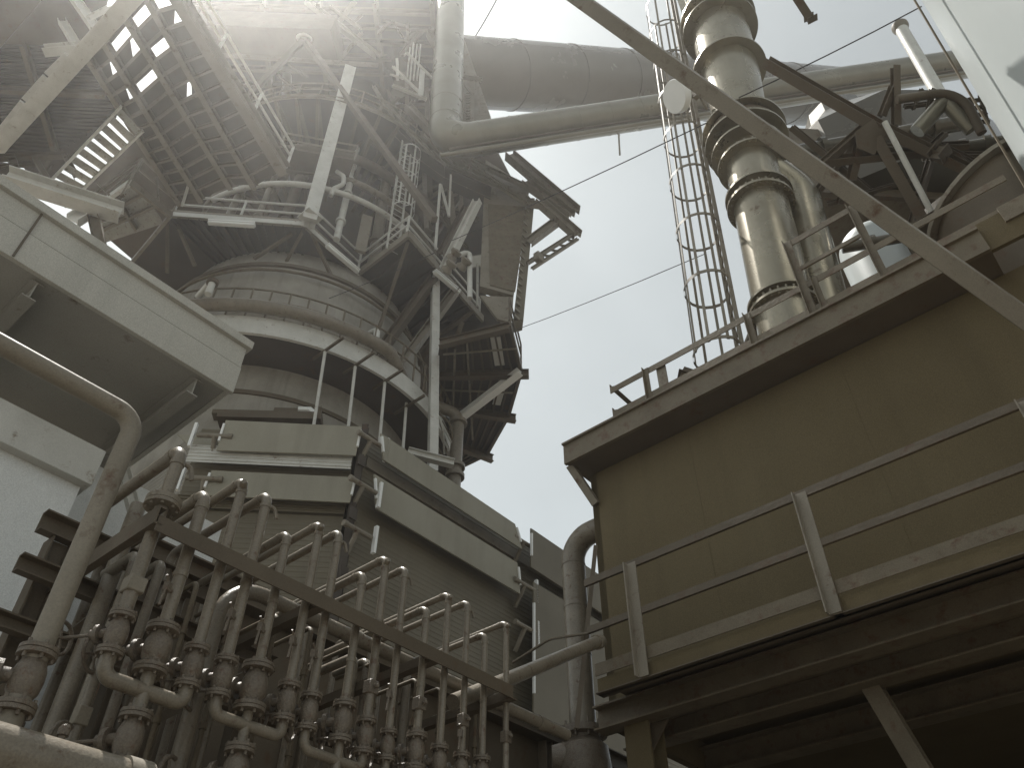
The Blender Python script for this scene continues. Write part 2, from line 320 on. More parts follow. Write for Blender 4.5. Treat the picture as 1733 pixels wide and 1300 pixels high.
for i, ((tx, ty, wpx), vy, how) in enumerate(zip(TOPS, VALV, HOW)):
    p = PA(tx, ty, 0); r = rad(p, wpx); top = p - ZZ * r; rr = r * 2.1
    vz = zat(p, vy) if vy else None; sc = rad(zflat(p, vz or p.z), FLG[i]) / .066
    ret = 1.15 + .1 * (i % 3); low = i % 3 == 1
    bot = (vz - .1 * sc) if vy else zat(p, 1420)
    t = thing('riser_pipe', ('bent riser pipe ' + how), 'pipe', zflat(p, bot), 'row of bent riser pipes on the manifold frame'); RISERS.append((p, r, vz, sc, t))
    m = MB(); q = zflat(p, bot)
    pts = bend([q, top, top + N * ret, top + N * ret - ZZ * 2.6], rr)
    m.tube(pts, r, 14); m.done('pipe_run', K['pipe'], t)
    m = MB()                                                      # collars at the elbow and couplings
    for z in (top.z - rr - .01, top.z - rr * 1.15 - .42 - .05 * (i % 4)):
        m.lathe(zflat(p, z), ZZ, [(r * .9, 0), (r * 1.13, 0), (r * 1.13, -r * .9), (r * .9, -r * .9)], 14)
    m.lathe(top + N * (rr + .01), N, [(r * .9, 0), (r * 1.13, 0), (r * 1.13, r * .9), (r * .9, r * .9)], 14)
    m.split('coupling', K['pipe'], t)
    if i in (2, 5, 8, 11, 14): MB().lathe(zflat(p, top.z - rr * .9) , -A * .5 - N * .9, [(0, 0), (r * .8, 0), (r * .85, r * 1.9), (r * .5, r * 2.5), (0, r * 2.6)], 12).done('blind_stub', K['pipe'], t)
    if i in (0, 3, 6, 9, 12): MB().tube(bend([zflat(p, top.z - rr * 1.1), zflat(p, top.z - rr * 1.1) + A * r * 2.2, zflat(p, top.z - rr * 2.1) + A * r * 3], r), r * .42, 8).done('drain_stub', K['pipe'], t)
    if i == 0:
        fz = zat(p, 850); MB().lathe(zflat(p, fz), ZZ, [(r, -.045), (.105, -.045), (.105, -.022), (.098, -.02), (.105, -.018), (.105, .012), (r, .012)], 24).bolts(zflat(p, fz - .06), ZZ, .085, 8, .01, .09).done('flange', K['pipe'], t)
        cz = zat(p, 992); MB().box(zflat(p, cz), A * r * 1.25, N * r * 1.2, ZZ * .045).done('clamp', K['mid'], t, bevel=.006)
    if i in (1, 3, 4, 5, 6, 9, 12):
        z = zat(p, 985 + i * 22); m = MB(); o_ = zflat(p, z); d_ = (-A * .8 - N * .5).normalized()
        m.tube([o_, o_ + d_ * (r + .045)], .012, 8); m.box(o_ + d_ * (r + .05), d_ * .02, ZZ * .026, d_.cross(ZZ) * .016); m.tube([o_ + d_ * (r + .06), o_ + d_ * (r + .075) - ZZ * .12], .008, 8)
        m.tube([o_ + d_ * (r + .05) + ZZ * .03, o_ + d_ * (r + .09) + ZZ * .055], .007, 6); m.done('tap', K['valve'], t)
    if i in (8, 10, 12, 14):
        z = zat(p, 1165 + (i - 8) * 14); m = MB().box(zflat(p, z), A * r * 1.4, N * r * 1.3, ZZ * .045); m.lathe(zflat(p, z) - N * r * 1.5, -N, [(r * .6, 0), (r * .6, .03), (0, .03)], 10); m.done('clamp', K['valve'], t, bevel=.006)
    if vy: valve(t, zflat(p, vz), sc, wheel=True, wide=1.12 if i in (1, 4) else 1)
# trees of three: outer pipes join the lower middle valve
for g in range(4):
    (p1_, r1, z1, s1, _), (p2_, r2, z2, s2, _), (p3_, r3, z3, s3, _) = RISERS[3 * g:3 * g + 3]
    jz = min(z1, z3) - .2 * s1
    t = thing('junction_pipe', ['three-way pipe junction with a lower flanged valve, nearest the plastered wall', 'three-way pipe junction below the fourth to sixth risers, its level limb sunlit', 'shaded three-way pipe junction below the seventh to ninth risers', 'shaded three-way pipe junction nearest the bunker end of the row'][g], 'pipe', zflat(p2_, jz), 'junction pipes below the riser valves')
    m = MB().tube(bend([zflat(p1_, z1 - .1 * s1), zflat(p1_, jz), zflat(p3_, jz), zflat(p3_, z3 - .1 * s3)], r1 * 2.2), r1 * 1.02, 14)
    m.tube([zflat(p2_, z2 - .1 * s2), zflat(p2_, 0)], r2, 14); m.done('pipe_run', K['pipe'], t)
    valve(t, zflat(p2_, jz - .2 * s2), s2 * 1.02)
# level header behind the risers
ha = PA(383, 990, .38); hb = PA(960, 1262, .38); hz = (PA(470, 1015, .38).z + PA(900, 1222, .38).z) / 2
t = thing('header_pipe', 'long level header pipe running behind the bent risers, its near end arched down', 'pipe', zflat(ha, 0))
MB().tube(bend([zflat(ha, hz - 2.2), zflat(ha, hz), zflat(hb, hz)], .28), .052, 14).done('pipe_run', K['pipe'], t)
m = MB()
for s in (.3, .5, .72, .9): m.lathe(zflat(ha, hz).lerp(zflat(hb, hz), s), A, [(.05, -.05), (.062, -.05), (.062, .05), (.05, .05)], 14)
m.split('coupling', K['pipe'], t)
# loose low pipes and electrical fittings seen between the risers
for i, (x, y, off, wd, lab) in enumerate([(234, 938, .55, 20, 'stub pipe with an elbow top standing behind the pale clamp'), (275, 952, .6, 17, 'slim elbow-topped pipe between the first two risers'), (600, 1112, .75, 16, 'short elbow-topped pipe behind the seventh riser'), (622, 1118, .75, 13, 'short slim elbow-topped pipe behind the eighth riser'), (690, 1138, .7, 14, 'short elbow-topped pipe behind the ninth and tenth risers')]):
    p = PA(x, y, off); r = rad(p, wd); t = thing('stub_pipe', lab, 'pipe', zflat(p, 0), 'elbow-topped stub pipes behind the risers')
    MB().tube(bend([zflat(p, 0), p, p + N * .4], r * 2), r, 12).done('pipe_run', K['pipe'], t)
for i, (x, y, off, wd, y2, lab) in enumerate([(185, 985, .9, 28, 1400, 'thick plain standpipe right behind the tall steam pipe'), (150, 1100, 1.0, 22, 1400, 'slimmer standpipe close to the recessed wall'), (160, 1150, .35, 18, 1400, 'standpipe with a pale square clamp above the sunlit pipe')]):
    p = PA(x, y, off); r = rad(p, wd); t = thing('stand_pipe', lab, 'pipe', zflat(p, 0), 'standpipes by the recessed wall')
    MB().tube([zflat(p, 0), zflat(p, p.z + (.3 if i else .6))], r, 14).done('pipe_run', K['pipe'], t)
    if i == 2: MB().box(zflat(p, zat(p, 1214)), A * r * 1.3, N * r * 1.3, ZZ * .05).done('clamp', K['mid'], t, bevel=.006)
p = PA(110, 1235, -.05)
t = thing('vent_cock', 'small upright cock with a rounded cap standing on the sunlit pipe', 'valve', p); MB().tube([p - ZZ * .2, p], .016, 10).lathe(p, ZZ, [(.016, -.03), (.028, -.03), (.028, 0), (.018, .02), (0, .025)], 12).done('stem', K['valve'], t)

# ---- tall steam pipe in front of the wall
p = PA(233, 705, -.12); r = rad(p, 32); top = p - ZZ * .02; vz = zat(p, 1150)
t = thing('steam_pipe', 'thick pipe rising beside the plastered wall and bending away level under the canopy', 'pipe', zflat(p, 0))
MB().tube(bend([zflat(p, 0), top, top - A * 6], r * 2.2, 10), r, 22).done('pipe_run', K['mid'], t)
valve(t, zflat(p, vz), 1.35, True, -A * .9 + N * .3)
# low fat pipe with the sun on its back
a = PA(-40, 1262, -.35); b = PA(230, 1357, -.35); b.z = a.z
t = thing('low_main_pipe', 'fat low main pipe crossing the corner below the valves with sun on its back', 'pipe', a)
MB().tube([a - A * 3, b + A * .02], .105, 24).done('pipe_run', K['pipe'], t)
MB().lathe(a.lerp(b, .93), A, [(.1, -.06), (.118, -.06), (.118, .06), (.1, .06)], 24).done('coupling', K['mid'], t)

q = PA(650, 1128, 2.7); q2 = PA(880, 1240, 2.7); t = thing('backing_wall', 'girder over a dark backing wall added behind the riser valves', 'wall', zflat(q, 0))
MB().plate([zflat(q - A * 3.2, 0), zflat(q + A * 5, 0), zflat(q + A * 5, q.z), zflat(q - A * 3.2, q.z)], N * .2).done('wall_face', K['dark'], t)  # dark face added so the space behind the valves reads as shade
MB().ib(zflat(q - A * 3.3 - N * .1, q.z + .02), zflat(q + A * 5 - N * .1, q.z + .02), .2, .24).done('girder', K['dark'], t)
m = MB()
for k in range(5): p = q + A * (k * 1.3 - 2.4) - N * .08; m.ib(zflat(p, 0), zflat(p, q.z - .1), .14, .14, up=A)
m.split('stud', K['dark'], t)

for k, (x, y, off, wd, lab) in enumerate([(335, 985, .5, 9, 'slim conduit behind the second riser'), (402, 1005, .55, 8, 'slim conduit behind the third riser'), (470, 1040, .5, 9, 'slim conduit behind the fifth riser'), (528, 1062, .6, 8, 'slim conduit behind the sixth riser'), (596, 1095, .5, 8, 'slim conduit just before the eighth riser'), (640, 1120, .6, 7, 'slim conduit just before the ninth riser'), (705, 1150, .5, 7, 'slim conduit before the eleventh riser'), (745, 1165, .6, 6, 'slim conduit before the twelfth riser'), (805, 1190, .5, 6, 'slim conduit before the fourteenth riser'), (120, 1010, 1.6, 13, 'conduit against the plastered wall beside the thick standpipe'), (255, 1010, 1.3, 12, 'conduit against the recessed wall behind the first riser')]):
    p = PA(x, y, off); r = rad(p, wd); t = thing('slim_conduit', lab, 'pipe', zflat(p, 0), 'slim conduits behind the risers')
    MB().tube(bend([zflat(p, 0), p, p + N * .5], r * 3), r, 10).done('pipe_run', K['rail'], t)
    m = MB()
    for q in (.35, .9): m.lathe(p - ZZ * q, ZZ, [(r * .9, -.02), (r * 1.5, -.02), (r * 1.5, .02), (r * .9, .02)], 10)
    m.split('coupling', K['rail'], t)
# ================================================================== 3. casthouse base with hung side panels
Dc = 15.5
cn = PY(612, 745, Dc); cn0 = at(cn, 0)
E1 = V((-math.sin(math.radians(85.6)), -math.cos(math.radians(85.6)), 0))       # along the first face, away from the corner
n1 = V((E1.y, -E1.x, 0)); n1 = n1 if n1.dot(cn0) < 0 else -n1                   # towards the yard
n2 = -N if (-N).dot(cn0) < 0 else N
def P1(x, y, o=0): return PL(x, y, cn0 + n1 * o, n1)
def P2(x, y, o=0): return PL(x, y, cn0 + n2 * o, n2)
ztop = P2(640, 742).z - .25
hs_ = thing('casthouse_base', 'many-sided lower housing of the furnace with ribbed siding and an open corner post', 'building', cn0)
ln2 = 15; c2 = cn0 + A * ln2; c0 = cn0 + E1 * 3.9
E0 = (E1 + V((0, 0, 0))).copy(); E0.rotate(Matrix.Rotation(math.radians(-45), 3, 'Z')); c00 = c0 + E0 * 4
E0b = E1.copy(); E0b.rotate(Matrix.Rotation(math.radians(45), 3, 'Z'))
c00 = c0 + (E0 if (c0 + E0).y > (c0 + E0b).y else E0b) * 4
foot = [c00, c0, cn0, c2, c2 + N * 9, c00 + N * 3 + V((0, 6, 0))]
def ribbed(mb, a, b, z0, z1, n, amp, out):
    # horizontally ribbed sheet between plumb lines a and b
    vs = []; k = int((z1 - z0) / n)
    prof = []
    z = z0
    while z < z1 - n * .5: prof += [(0, z), (0, z + n * .55), (amp, z + n * .65), (amp, z + n * .9)]; z += n
    prof.append((0, z1)); m_ = len(prof)
    for p_ in (a, b): vs += [at(p_ + out * o_, z_) for o_, z_ in prof]
    mb.add(vs, [[i, i + 1, m_ + i + 1, m_ + i] for i in range(m_ - 1)])
for nm, a_, b_, o_ in (('siding', c0, cn0 + E1 * .12, n1), ('siding', cn0 + A * .12, c2, n2), ('siding', c00, c0, n1)):
    mb = MB(); ribbed(mb, a_, b_, 0, ztop, .13, .009, o_); mb.done(nm, K['ribbed'], hs_, smooth=False)
MB().plate([at(p_, ztop - .06) for p_ in foot], (0, 0, .05)).done('deck', K['undershade'], hs_)
m = MB(); m.ib(at(cn0 + (n1 + n2) * .1, 0), at(cn0 + (n1 + n2) * .1, ztop + .2), .16, .16, up=n1)
for s in range(6): m.box(at(cn0 + (n1 + n2) * .19, ztop - 1 - s * 1.5), A * .1, n2 * .02, ZZ * .15)
m.done('corner_post', K['undershade'], hs_)
m = MB(); m.beam(at(cn0 + n2 * .04 + A * .2, P2(700, 835).z), at(c2 + n2 * .04, P2(700, 835).z), .10, .30); m.done('ledge', K['mid'], hs_)
m = MB(); z_ = P1(480, 788).z; ribbed(m, c0 + n1 * .3, cn0 + E1 * .1 + n1 * .3, z_ - .24, z_ + .24, .1, .02, n1); m.done('pale_siding', K['light'], hs_, smooth=False)
for px_, py_ in ((560, 858),):
    m = MB(); z_ = P1(px_, py_).z; ribbed(m, c0 + n1 * .1, cn0 + E1 * .1 + n1 * .1, z_ - .25, z_ + .1, .085, .03, n1); m.done('low_siding', K['ribbed'], hs_, smooth=False)
G = 'side panels hung on the casthouse base'
def panel(quad, fn, off, n, lab, mt='panel'):
    pts = [fn(x, y, off) for x, y in quad]; t = thing('hung_siding_sheet', lab, 'panel', sum(pts, V()) / 4, G)
    MB().plate(pts, -n * .05).done('sheet', K[mt], t, bevel=.006)
    cs = sum(pts, V()) / 4
    m = MB()
    for q, q2 in ((pts[0], pts[3]), (pts[1], pts[2])):
        d_ = (q2 - q)
        if lab[:5] == 'short': continue
        m.beam(q + d_ * .15 + n * .015, q + d_ * .72 + n * .015, .05, .06, up=n)
    (m.split if m.v else (lambda *a: 0))('edge_batten', K['white'], t)
    return t, pts
panel([(382, 711), (612, 722), (602, 771), (366, 762)], P1, .45, n1, 'long sheet panel at the top of the face above the pale ribbed strip')
panel([(358, 796), (602, 808), (592, 851), (342, 838)], P1, .4, n1, 'lower sheet panel below the pale ribbed strip, behind the riser caps')
panel([(300, 735), (362, 738), (356, 764), (330, 764)], P1, .1, n1, 'short narrow sheet panel half hidden under the canopy end')
panel([(645, 733), (872, 887), (884, 930), (649, 778)], P2, .5, n2, 'long slanting-edged panel along the skyline of the base')
panel([(634, 802), (876, 953), (881, 1006), (637, 861)], P2, .42, n2, 'second panel below the skyline panel, directly above the bent risers')
panel([(899, 894), (1120, 1045), (1120, 1105), (899, 960)], P2, .6, n2, 'dark angled panel with a pointed upper corner beside the goose-neck pipe', 'ribbed')
panel([(903, 985), (1120, 1115), (1120, 1400), (903, 1260)], P2, .5, n2, 'tall dark sheet behind the goose-neck pipe', 'ribbed')
# brackets between the panels
for i, (x, y, fn, n) in enumerate([(628, 745, P2, n2), (615, 822, P2, n2), (606, 898, P2, n2), (886, 918, P2, n2), (888, 990, P2, n2), (889, 1062, P2, n2), (363, 738, P1, n1), (345, 810, P1, n1)]):
    p = fn(x, y, .45); t = thing('panel_bracket', ['T-shaped bracket at the top of the corner post', 'T-shaped bracket halfway up the corner post', 'lowest T-shaped bracket on the corner post behind the sunlit caps', 'bracket by the upper far end of the skyline panel', 'bracket by the far end of the second panel', 'lowest bracket near the goose-neck pipe', 'bracket at the canopy end of the top panel', 'bracket at the canopy end of the lower panel'][i], 'bracket', p, 'T-shaped panel brackets')
    s = A if fn is P2 else E1
    m = MB(); m.tube([p - s * .4, p + s * .4], .06, 8); m.tube([p, p - ZZ * .55 - n * .35], .06, 8); m.lathe(p - s * .42, s, [(.075, 0), (.075, .1), (0, .1)], 10); m.done('arm', K['mid'], t)
    m = MB(); m.box(p + s * .5, s * .035, n * .05, ZZ * .35).done('batten', K['white'], t)
# stacked flat ducts just above the first panels
m = MB(); t = thing('flat_duct_stack', 'stack of long flat ducts lying behind the top panel', 'duct', at(c0, ztop))
for k in range(5):
    a_ = P1(330 - k * 8 + 40, 712 - k * 6, -1.0 - k * .45); b_ = P1(545, 716 - k * 5.5, -1.0 - k * .45); m.beam(a_, b_ , .5, .14)
m.split('flat_duct', K['dark'], t)
p = P1(505, 693, -1.5); q = P1(536, 703, -1.5); t = thing('bent_light_tube', 'short bright bent tube light over the flat ducts', 'lamp', p)
MB().tube([p, p.lerp(q, .6) + ZZ * .12, q], .08, 8).done('tube', K['lens'], t); 

# ================================================================== 4. furnace
AX = V((-8.2, 21.5, 0))
def axz(z): return at(AX, z)
toC = V((-AX.x, -AX.y, 0)).normalized()
fu = thing('blast_furnace', 'huge round riveted furnace shell narrowing upward behind rings of walkways', 'furnace', AX)
m = MB().lathe(AX, ZZ, [(4.75, 0), (4.75, 15.0), (4.8, 15.3), (4.85, 17.6), (4.8, 22.6), (4.35, 24.1), (3.9, 24.2)], 72); m.done('shell', K['conc'], fu)
m = MB().lathe(AX, ZZ, [(3.0, 24), (3.0, 27), (2.6, 31), (1.9, 40), (1.9, 43)], 48); m.done('upper_shell', K['undershade'], fu)
m = MB()
for z, r in ((22.75, 4.82), (17.0, 4.86)): m.ring(axz(z), ZZ, r + .03, r - .1, .14, 72)
m.split('belt', K['dark'], fu)
m = MB().lathe(AX, ZZ, [(4.88, 19.9), (4.9, 19.9), (4.9, 20.9), (4.88, 20.9)], 40, a0=-.5, a1=1.6, u=toC); m.done('wear_plate', K['mid'], fu)
# lower ring deck
rd = thing('ring_walkway', 'round pale-edged walkway girdling the furnace shell with a bent pipe along it', 'walkway', axz(17.8))
MB().ring(axz(18.12), ZZ, 6.1, 4.6, .1, 96).done('deck', K['undershade'], rd)
MB().lathe(AX, ZZ, [(6.1, 18.1), (6.2, 18.1), (6.2, 18.75), (6.1, 18.75), (6.1, 18.1)], 96).done('rim_band', K['light'], rd)
MB().lathe(AX, ZZ, [(6.2, 17.99), (6.3, 17.99), (6.3, 18.1), (6.2, 18.1), (6.2, 17.99)], 96).done('rim_flange', K['light'], rd)
rg = [axz(18.75) + (toC * math.cos(a) + ZZ.cross(toC) * math.sin(a)) * 6.22 for a in [math.radians(d) for d in range(-70, 111, 5)]]
handrail(rd, rg, 1.15, .03, 2.0, 'rail', toe=False)
pr = [axz(18.95) + (toC * math.cos(a) + ZZ.cross(toC) * math.sin(a)) * 6.42 for a in [math.radians(d) for d in range(-60, 61, 4)]]
pe = [PZ(x, y, 19.0) for x, y in ((692, 662), (742, 690), (776, 702))]; pd = drop(pe[-1], 850)
t = thing('bustle_water_pipe', 'fat pipe hugging the ring walkway and dropping through two collars by the skyline panel', 'pipe', axz(18.9))
MB().tube(bend([p_ for p_ in pr if p_.x < pe[0].x - .3] + pe + [pd], .5, 8), .2, 16).done('pipe_run', K['pipe'], t)
for y in (716, 790, 806):
    MB().lathe(drop(pe[-1], y), ZZ, [(.18, -.07), (.3, -.07), (.3, .05), (.18, .05)], 20).done('collar', K['pipe'], t)
for i, (x0, y0, x1, y1, x2, y2) in enumerate([(352, 498, 346, 472, 332, 506), (632, 598, 636, 556, 604, 580)]):
    a, b, c = PZ(x0, y0, 18.8), None, None; zt_ = zat(a, y1); b = at(a, zt_); c = PZ(x2, y2, zt_ - .1)
    t = thing('vent_pipe', ['bent vent pipe above the canopy edge on the ring walkway', 'bent vent pipe standing clear on the ring walkway near the brace'][i], 'pipe', a, 'bent vent pipes on the ring walkway')
    MB().tube(bend([a, b, b.lerp(c, .9)], .2), .1, 12).done('pipe_run', K['light'], t); MB().lathe(at(a, a.z + .5), ZZ, [(.09, -.06), (.17, -.06), (.17, .06), (.09, .06)], 14).done('flange', K['dark'], t)
for i, (x, y, x2, y2) in enumerate([(550, 600, 535, 692), (601, 625, 590, 715), (651, 652, 643, 738), (687, 695, 682, 757)]):
    a = PZ(x, y - 8, 18.0); b = near(a, x2, y2); d = (b - a)
    t = thing('hanger_rod', ['first hanger rod, by the bent tube light', 'second hanger rod, above the corner post', 'third hanger rod, above the skyline panel start', 'shortest hanger rod, nearest the tall pole'][i], 'rod', b, 'thin rods hanging from the ring walkway')
    MB().tube([a + ZZ * .2, b + d.normalized() * 1.2], .045, 8).done('rod', K['light'], t)
    MB().beam(a - A * .0 - N * .8 - ZZ * .05, a + N * .5 - ZZ * .05, .07, .07).done('bracket', K['dark'], t)

# ---- octagonal platform
ZP = 24.2
op = [PZ(x, y, ZP) for x, y in ((285, 362), (516, 379), (606, 463), (692, 397), (817, 541))]
oth = [PZ(745, 640, ZP), AX + V((4, 7, ZP)), AX + V((-7, 7, ZP)), AX + V((-9, 0, ZP)), PZ(215, 450, ZP)]
oth = [at(p, ZP) for p in oth]
pf = thing('octagonal_platform', 'dark many-cornered platform ringing the furnace with pale edge and tube railing', 'platform', axz(ZP))
MB().plate(op + oth, (0, 0, .1)).done('floor', K['undershade'], pf)
m = MB()
for a, b in zip(op, op[1:]): m.beam(a + ZZ * .02, b + ZZ * .02, .1, .34)
m.split('edge_beam', K['mid'], pf)
m = MB(); out = lambda a, b: (b - a).cross(ZZ).normalized()
for a, b in zip(op[:2], op[1:3]): m.beam(a + out(a, b) * .09 - ZZ * .1, b + out(a, b) * .09 - ZZ * .1, .02, .2); 
m.split('toe_band', K['light'], pf)
ctr = axz(ZP)
inn = [p.lerp(at(AX, ZP), .02) + ZZ * .1 for p in op]
handrail(pf, inn, 1.1, .045, 2.6, 'light', toe=False)
ribs = MB()
for x, y, x2, y2 in ((516, 385, 470, 470), (500, 392, 430, 438), (526, 392, 562, 470), (300, 380, 330, 450), (284, 380, 283, 462), (606, 470, 560, 520), (690, 410, 640, 560)):
    a = PZ(x, y, ZP - .05); b = PZ(x2, y2, 22.9) if y2 < 540 else PZ(x2, y2, 21.0); ribs.beam(a, b, .1, .1)
ribs.split('knee_brace', K['dark'], pf)
jo = MB()
for k in range(14):
    a = op[0].lerp(op[1], k / 13) ; jo.ib(a - ZZ * .12, at(AX, ZP - .12).lerp(a, .3), .08, .2)
for k in range(1, 9):
    a = op[3].lerp(op[4], k / 9); jo.ib(a - ZZ * .12, a + N * 5.5 - ZZ * .12, .08, .2)
jo.split('joist', K['undershade'], pf)
# tube lights
for i, (x, y, x2, y2) in enumerate([(352, 377, 431, 382), (553, 416, 606, 461), (735, 460, 777, 496)]):
    a, b = PZ(x, y, ZP - .35), PZ(x2, y2, ZP - .35)
    t = thing('tube_light', ['level tube light under the longest edge of the octagonal platform', 'slanting tube light under the short edge of the octagonal platform', 'slanting tube light beside the head of the tall pole'][i], 'lamp', (a + b) / 2, 'tube lights under the platform edges')
    MB().beam(a, b, .16, .1).done('diffuser', K['lens'], t, bevel=.02); MB().beam(a + ZZ * .08, b + ZZ * .08, .2, .06).done('housing', K['white'], t)
# white column on the platform corner
a = PZ(524, 371, ZP); b = near(a, 592, 118); t = thing('pale_column', 'wide pale steel column standing on the platform corner and leaning upward out of the dark', 'column', a)
MB().ib(a - ZZ * .2, b, .46, .42, .03, up=toC).done('shaft', K['light'], t)
m = MB(); m.box(a + ZZ * .1, A * .3, N * .3, ZZ * .03); m.done('base_plate', K['light'], t)
# braces and pole under the platform
for i, (x, y, z, x2, y2, z2, w, mt, lab) in enumerate([(735, 470, 24, 600, 655, 18.9, .3, 'dark', 'dark diagonal strut from the platform to the furnace shell'), (772, 490, 24, 652, 655, 19.2, .28, 'mid', 'pale diagonal strut crossing behind the tall pole')]):
    t = thing('brace_strut', lab, 'strut', PZ(x2, y2, z2)); MB().ib(PZ(x, y, z), PZ(x2, y2, z2), w, w, .03).done('bar', K[mt], t)
a = PZ(737, 470, ZP); b = near(a, 732, 800); t = thing('tall_pole', 'tall pale pole from the platform corner straight down behind the skyline panel', 'column', b)
MB().beam(b, a, .26, .26, up=toC).done('shaft', K['light'], t)
# ladder with cage on the platform
def cage_ladder(name, lab, base, top, fr_, R_, hoops, mt, w=.45, rung=.3, bars=5, out=.38, bt=.05):
    ax = (top - base); L = ax.length; ax.normalize(); fr_ = (fr_ - ax * fr_.dot(ax)).normalized(); sd_ = ax.cross(fr_)
    t = thing(name, lab, 'ladder', base)
    for s in (-1, 1): MB().beam(base + sd_ * s * w / 2, top + sd_ * s * w / 2, .06, .06, up=fr_).done('stringer', K[mt], t)
    m = MB(); k = 0.0
    while k < L: m.tube([base + ax * k - sd_ * w / 2, base + ax * k + sd_ * w / 2], .014, 6); k += rung
    m.split('rung', K[mt], t)
    cc = fr_ * out
    for h_ in hoops:
        pts = [base + ax * h_ - sd_ * w * .5] + [base + ax * h_ + cc + (fr_ * math.sin(q) - sd_ * math.cos(q)) * R_ for q in [math.pi * (j / 14 * 1.3 - .15) for j in range(15)]] + [base + ax * h_ + sd_ * w * .5]
        m = MB(); vs = []
        for p in pts: vs += [p, p + ax * .06]
        n_ = len(pts); m.add(vs, [[2 * j, 2 * j + 2, 2 * j + 3, 2 * j + 1] for j in range(n_ - 1)])
        vs2 = []
        for p in pts: vs2 += [p + (p - (base + ax * h_ + cc)).normalized() * .012, p + ax * .06 + (p - (base + ax * h_ + cc)).normalized() * .012]
        m.add(vs2, [[2 * j, 2 * j + 1, 2 * j + 3, 2 * j + 2] for j in range(n_ - 1)]); m.done('hoop', K[mt], t)
    for j in range(bars):
        q = math.pi * (j / (bars - 1) * 1.15 - .075); off = cc + (fr_ * math.sin(q) - sd_ * math.cos(q)) * (R_ - .012)
        MB().beam(base + ax * hoops[0] + off, base + ax * hoops[-1] + off + ax * .06, bt, .012, up=fr_ * math.sin(q) - sd_ * math.cos(q)).done('cage_bar', K[mt], t)
    return t
a = PZ(664, 425, ZP); b = near(a, 690, 238)
cage_ladder('caged_ladder', 'caged ladder with round hoops standing on the octagonal platform in the dark', a, b, (toC + A * .3), .42, [1.9, 2.9, 3.9, 4.9, 5.8], 'light', bt=.07)
# ---- upper furnace surroundings
ZF = 42.0
uf = thing('upper_floor', 'high dark floor roofing over the furnace with deep beams on its underside', 'floor', axz(ZF))
pts = [PZ(x, y, ZF) for x, y in ((300, -8), (560, -8), (757, -5), (745, 120), (765, 200), (838, 250), (880, 330), (700, 440), (330, 400), (322, 60))]
MB().plate(pts, (0, 0, .15)).done('floor_plate', K['undershade'], uf)
m = MB()
for k in range(12):
    y = 8 + k * 26; m.ib(PZ(325, y, ZF - .3), PZ(735, y + 14, ZF - .3), .16, .5)
for k in range(5): x = 350 + k * 95; m.ib(PZ(x, 0, ZF - .5), PZ(x + 30, 300, ZF - .5), .2, .8)
m.split('floor_beam', K['dark'], uf)
MB().plate([PZ(x, y, 38) for x, y in ((325, 40), (560, 50), (575, 112), (330, 95))], (0, 0, 1.6)).done('hopper_bottom', K['dark'], uf)
t = thing('a_frame_strut', 'large inverted V of slim struts with a bright ring at its peak', 'frame', PY(515, 64, 15.5))
for x, y, Y in ((392, 190, 16.2), (735, 372, 16.0)):
    MB().beam(PY(515, 66, 15.5), PY(x, y, Y), .22, .22, up=toC).done('leg', K['dark'], t)
MB().lathe(PY(515, 64, 15.5), V((0, -.6, 1)), [(.1, -.12), (.32, -.1), (.36, 0), (.2, .12), (.0, .14)], 18).done('peak_ring', K['light'], t)
def bars(name, lab, cat, lst, mt, part='bar'):
    t = None
    for x, y, Y, x2, y2, Y2, w in lst:
        a, b = PY(x, y, Y), PY(x2, y2, Y2)
        if t is None: t = thing(name, lab, cat, a)
        MB().ib(a, b, w, w * 1.1).done(part, K[mt], t)
    return t
bars('tie_beam', 'thin pale tie beam running level across the dark in front of the furnace top', 'beam', [(365, 92, 16, 640, 110, 16, .14)], 'mid')
bars('cross_bracing', 'crossed slim braces between the pale column and the caged ladder', 'bracing', [(470, 128, 17.5, 655, 262, 17.5, .1), (462, 118, 18, 560, 205, 17.8, .08), (675, 165, 17.6, 590, 235, 17.6, .12), (655, 205, 17.5, 585, 262, 17.5, .12), (612, 160, 17.4, 585, 195, 17.4, .08), (395, 40, 17, 520, 130, 17.6, .12)], 'dark')
for i, (x, y, y2, w, lab) in enumerate([(481, 128, 250, 17, 'bright slim vessel pipe catching light beside the pale column'), (521, 195, 252, 9, 'thinner faint vessel pipe right beside the pale column')]):
    a = PY(x, y2, 18.5); b = near(a, x + 5, y); t = thing('vessel_pipe', lab, 'pipe', a, 'upright pipes on the small dark balcony'); MB().tube([a, b], rad(a, w), 16).done('shell', K['clad'], t)
a, b, c, d = [PZ(x, y, 28) for x, y in ((475, 249), (600, 271), (590, 300), (482, 285))]
t = thing('small_balcony', 'small dark balcony with tube railing under the vessel pipes', 'platform', a); MB().plate([a, b, c, d], (0, 0, .12)).done('floor', K['dark'], t); handrail(t, [a, b], 1.0, .035, 2.4, 'mid', toe=False)
rr_ = PZ(460, 311, 26.6); R0 = math.hypot(rr_.x - AX.x, rr_.y - AX.y)
t = thing('ring_pipe', 'thin pale pipe curving round the furnace just above the platform railing', 'pipe', axz(26.6))
MB().tube([axz(26.6) + (toC * math.cos(math.radians(q)) + ZZ.cross(toC) * math.sin(math.radians(q))) * R0 for q in range(-50, 66, 4)], .11, 12).done('pipe_run', K['light'], t)
for q in (-8, 14): 
    p = axz(26.2) + (toC * math.cos(math.radians(q)) + ZZ.cross(toC) * math.sin(math.radians(q))) * (R0 - .35)
    MB().beam(p - ZZ * 1.9, p + ZZ * .2, .38, .12, up=toC).done('saddle_post', K['mid'], t)
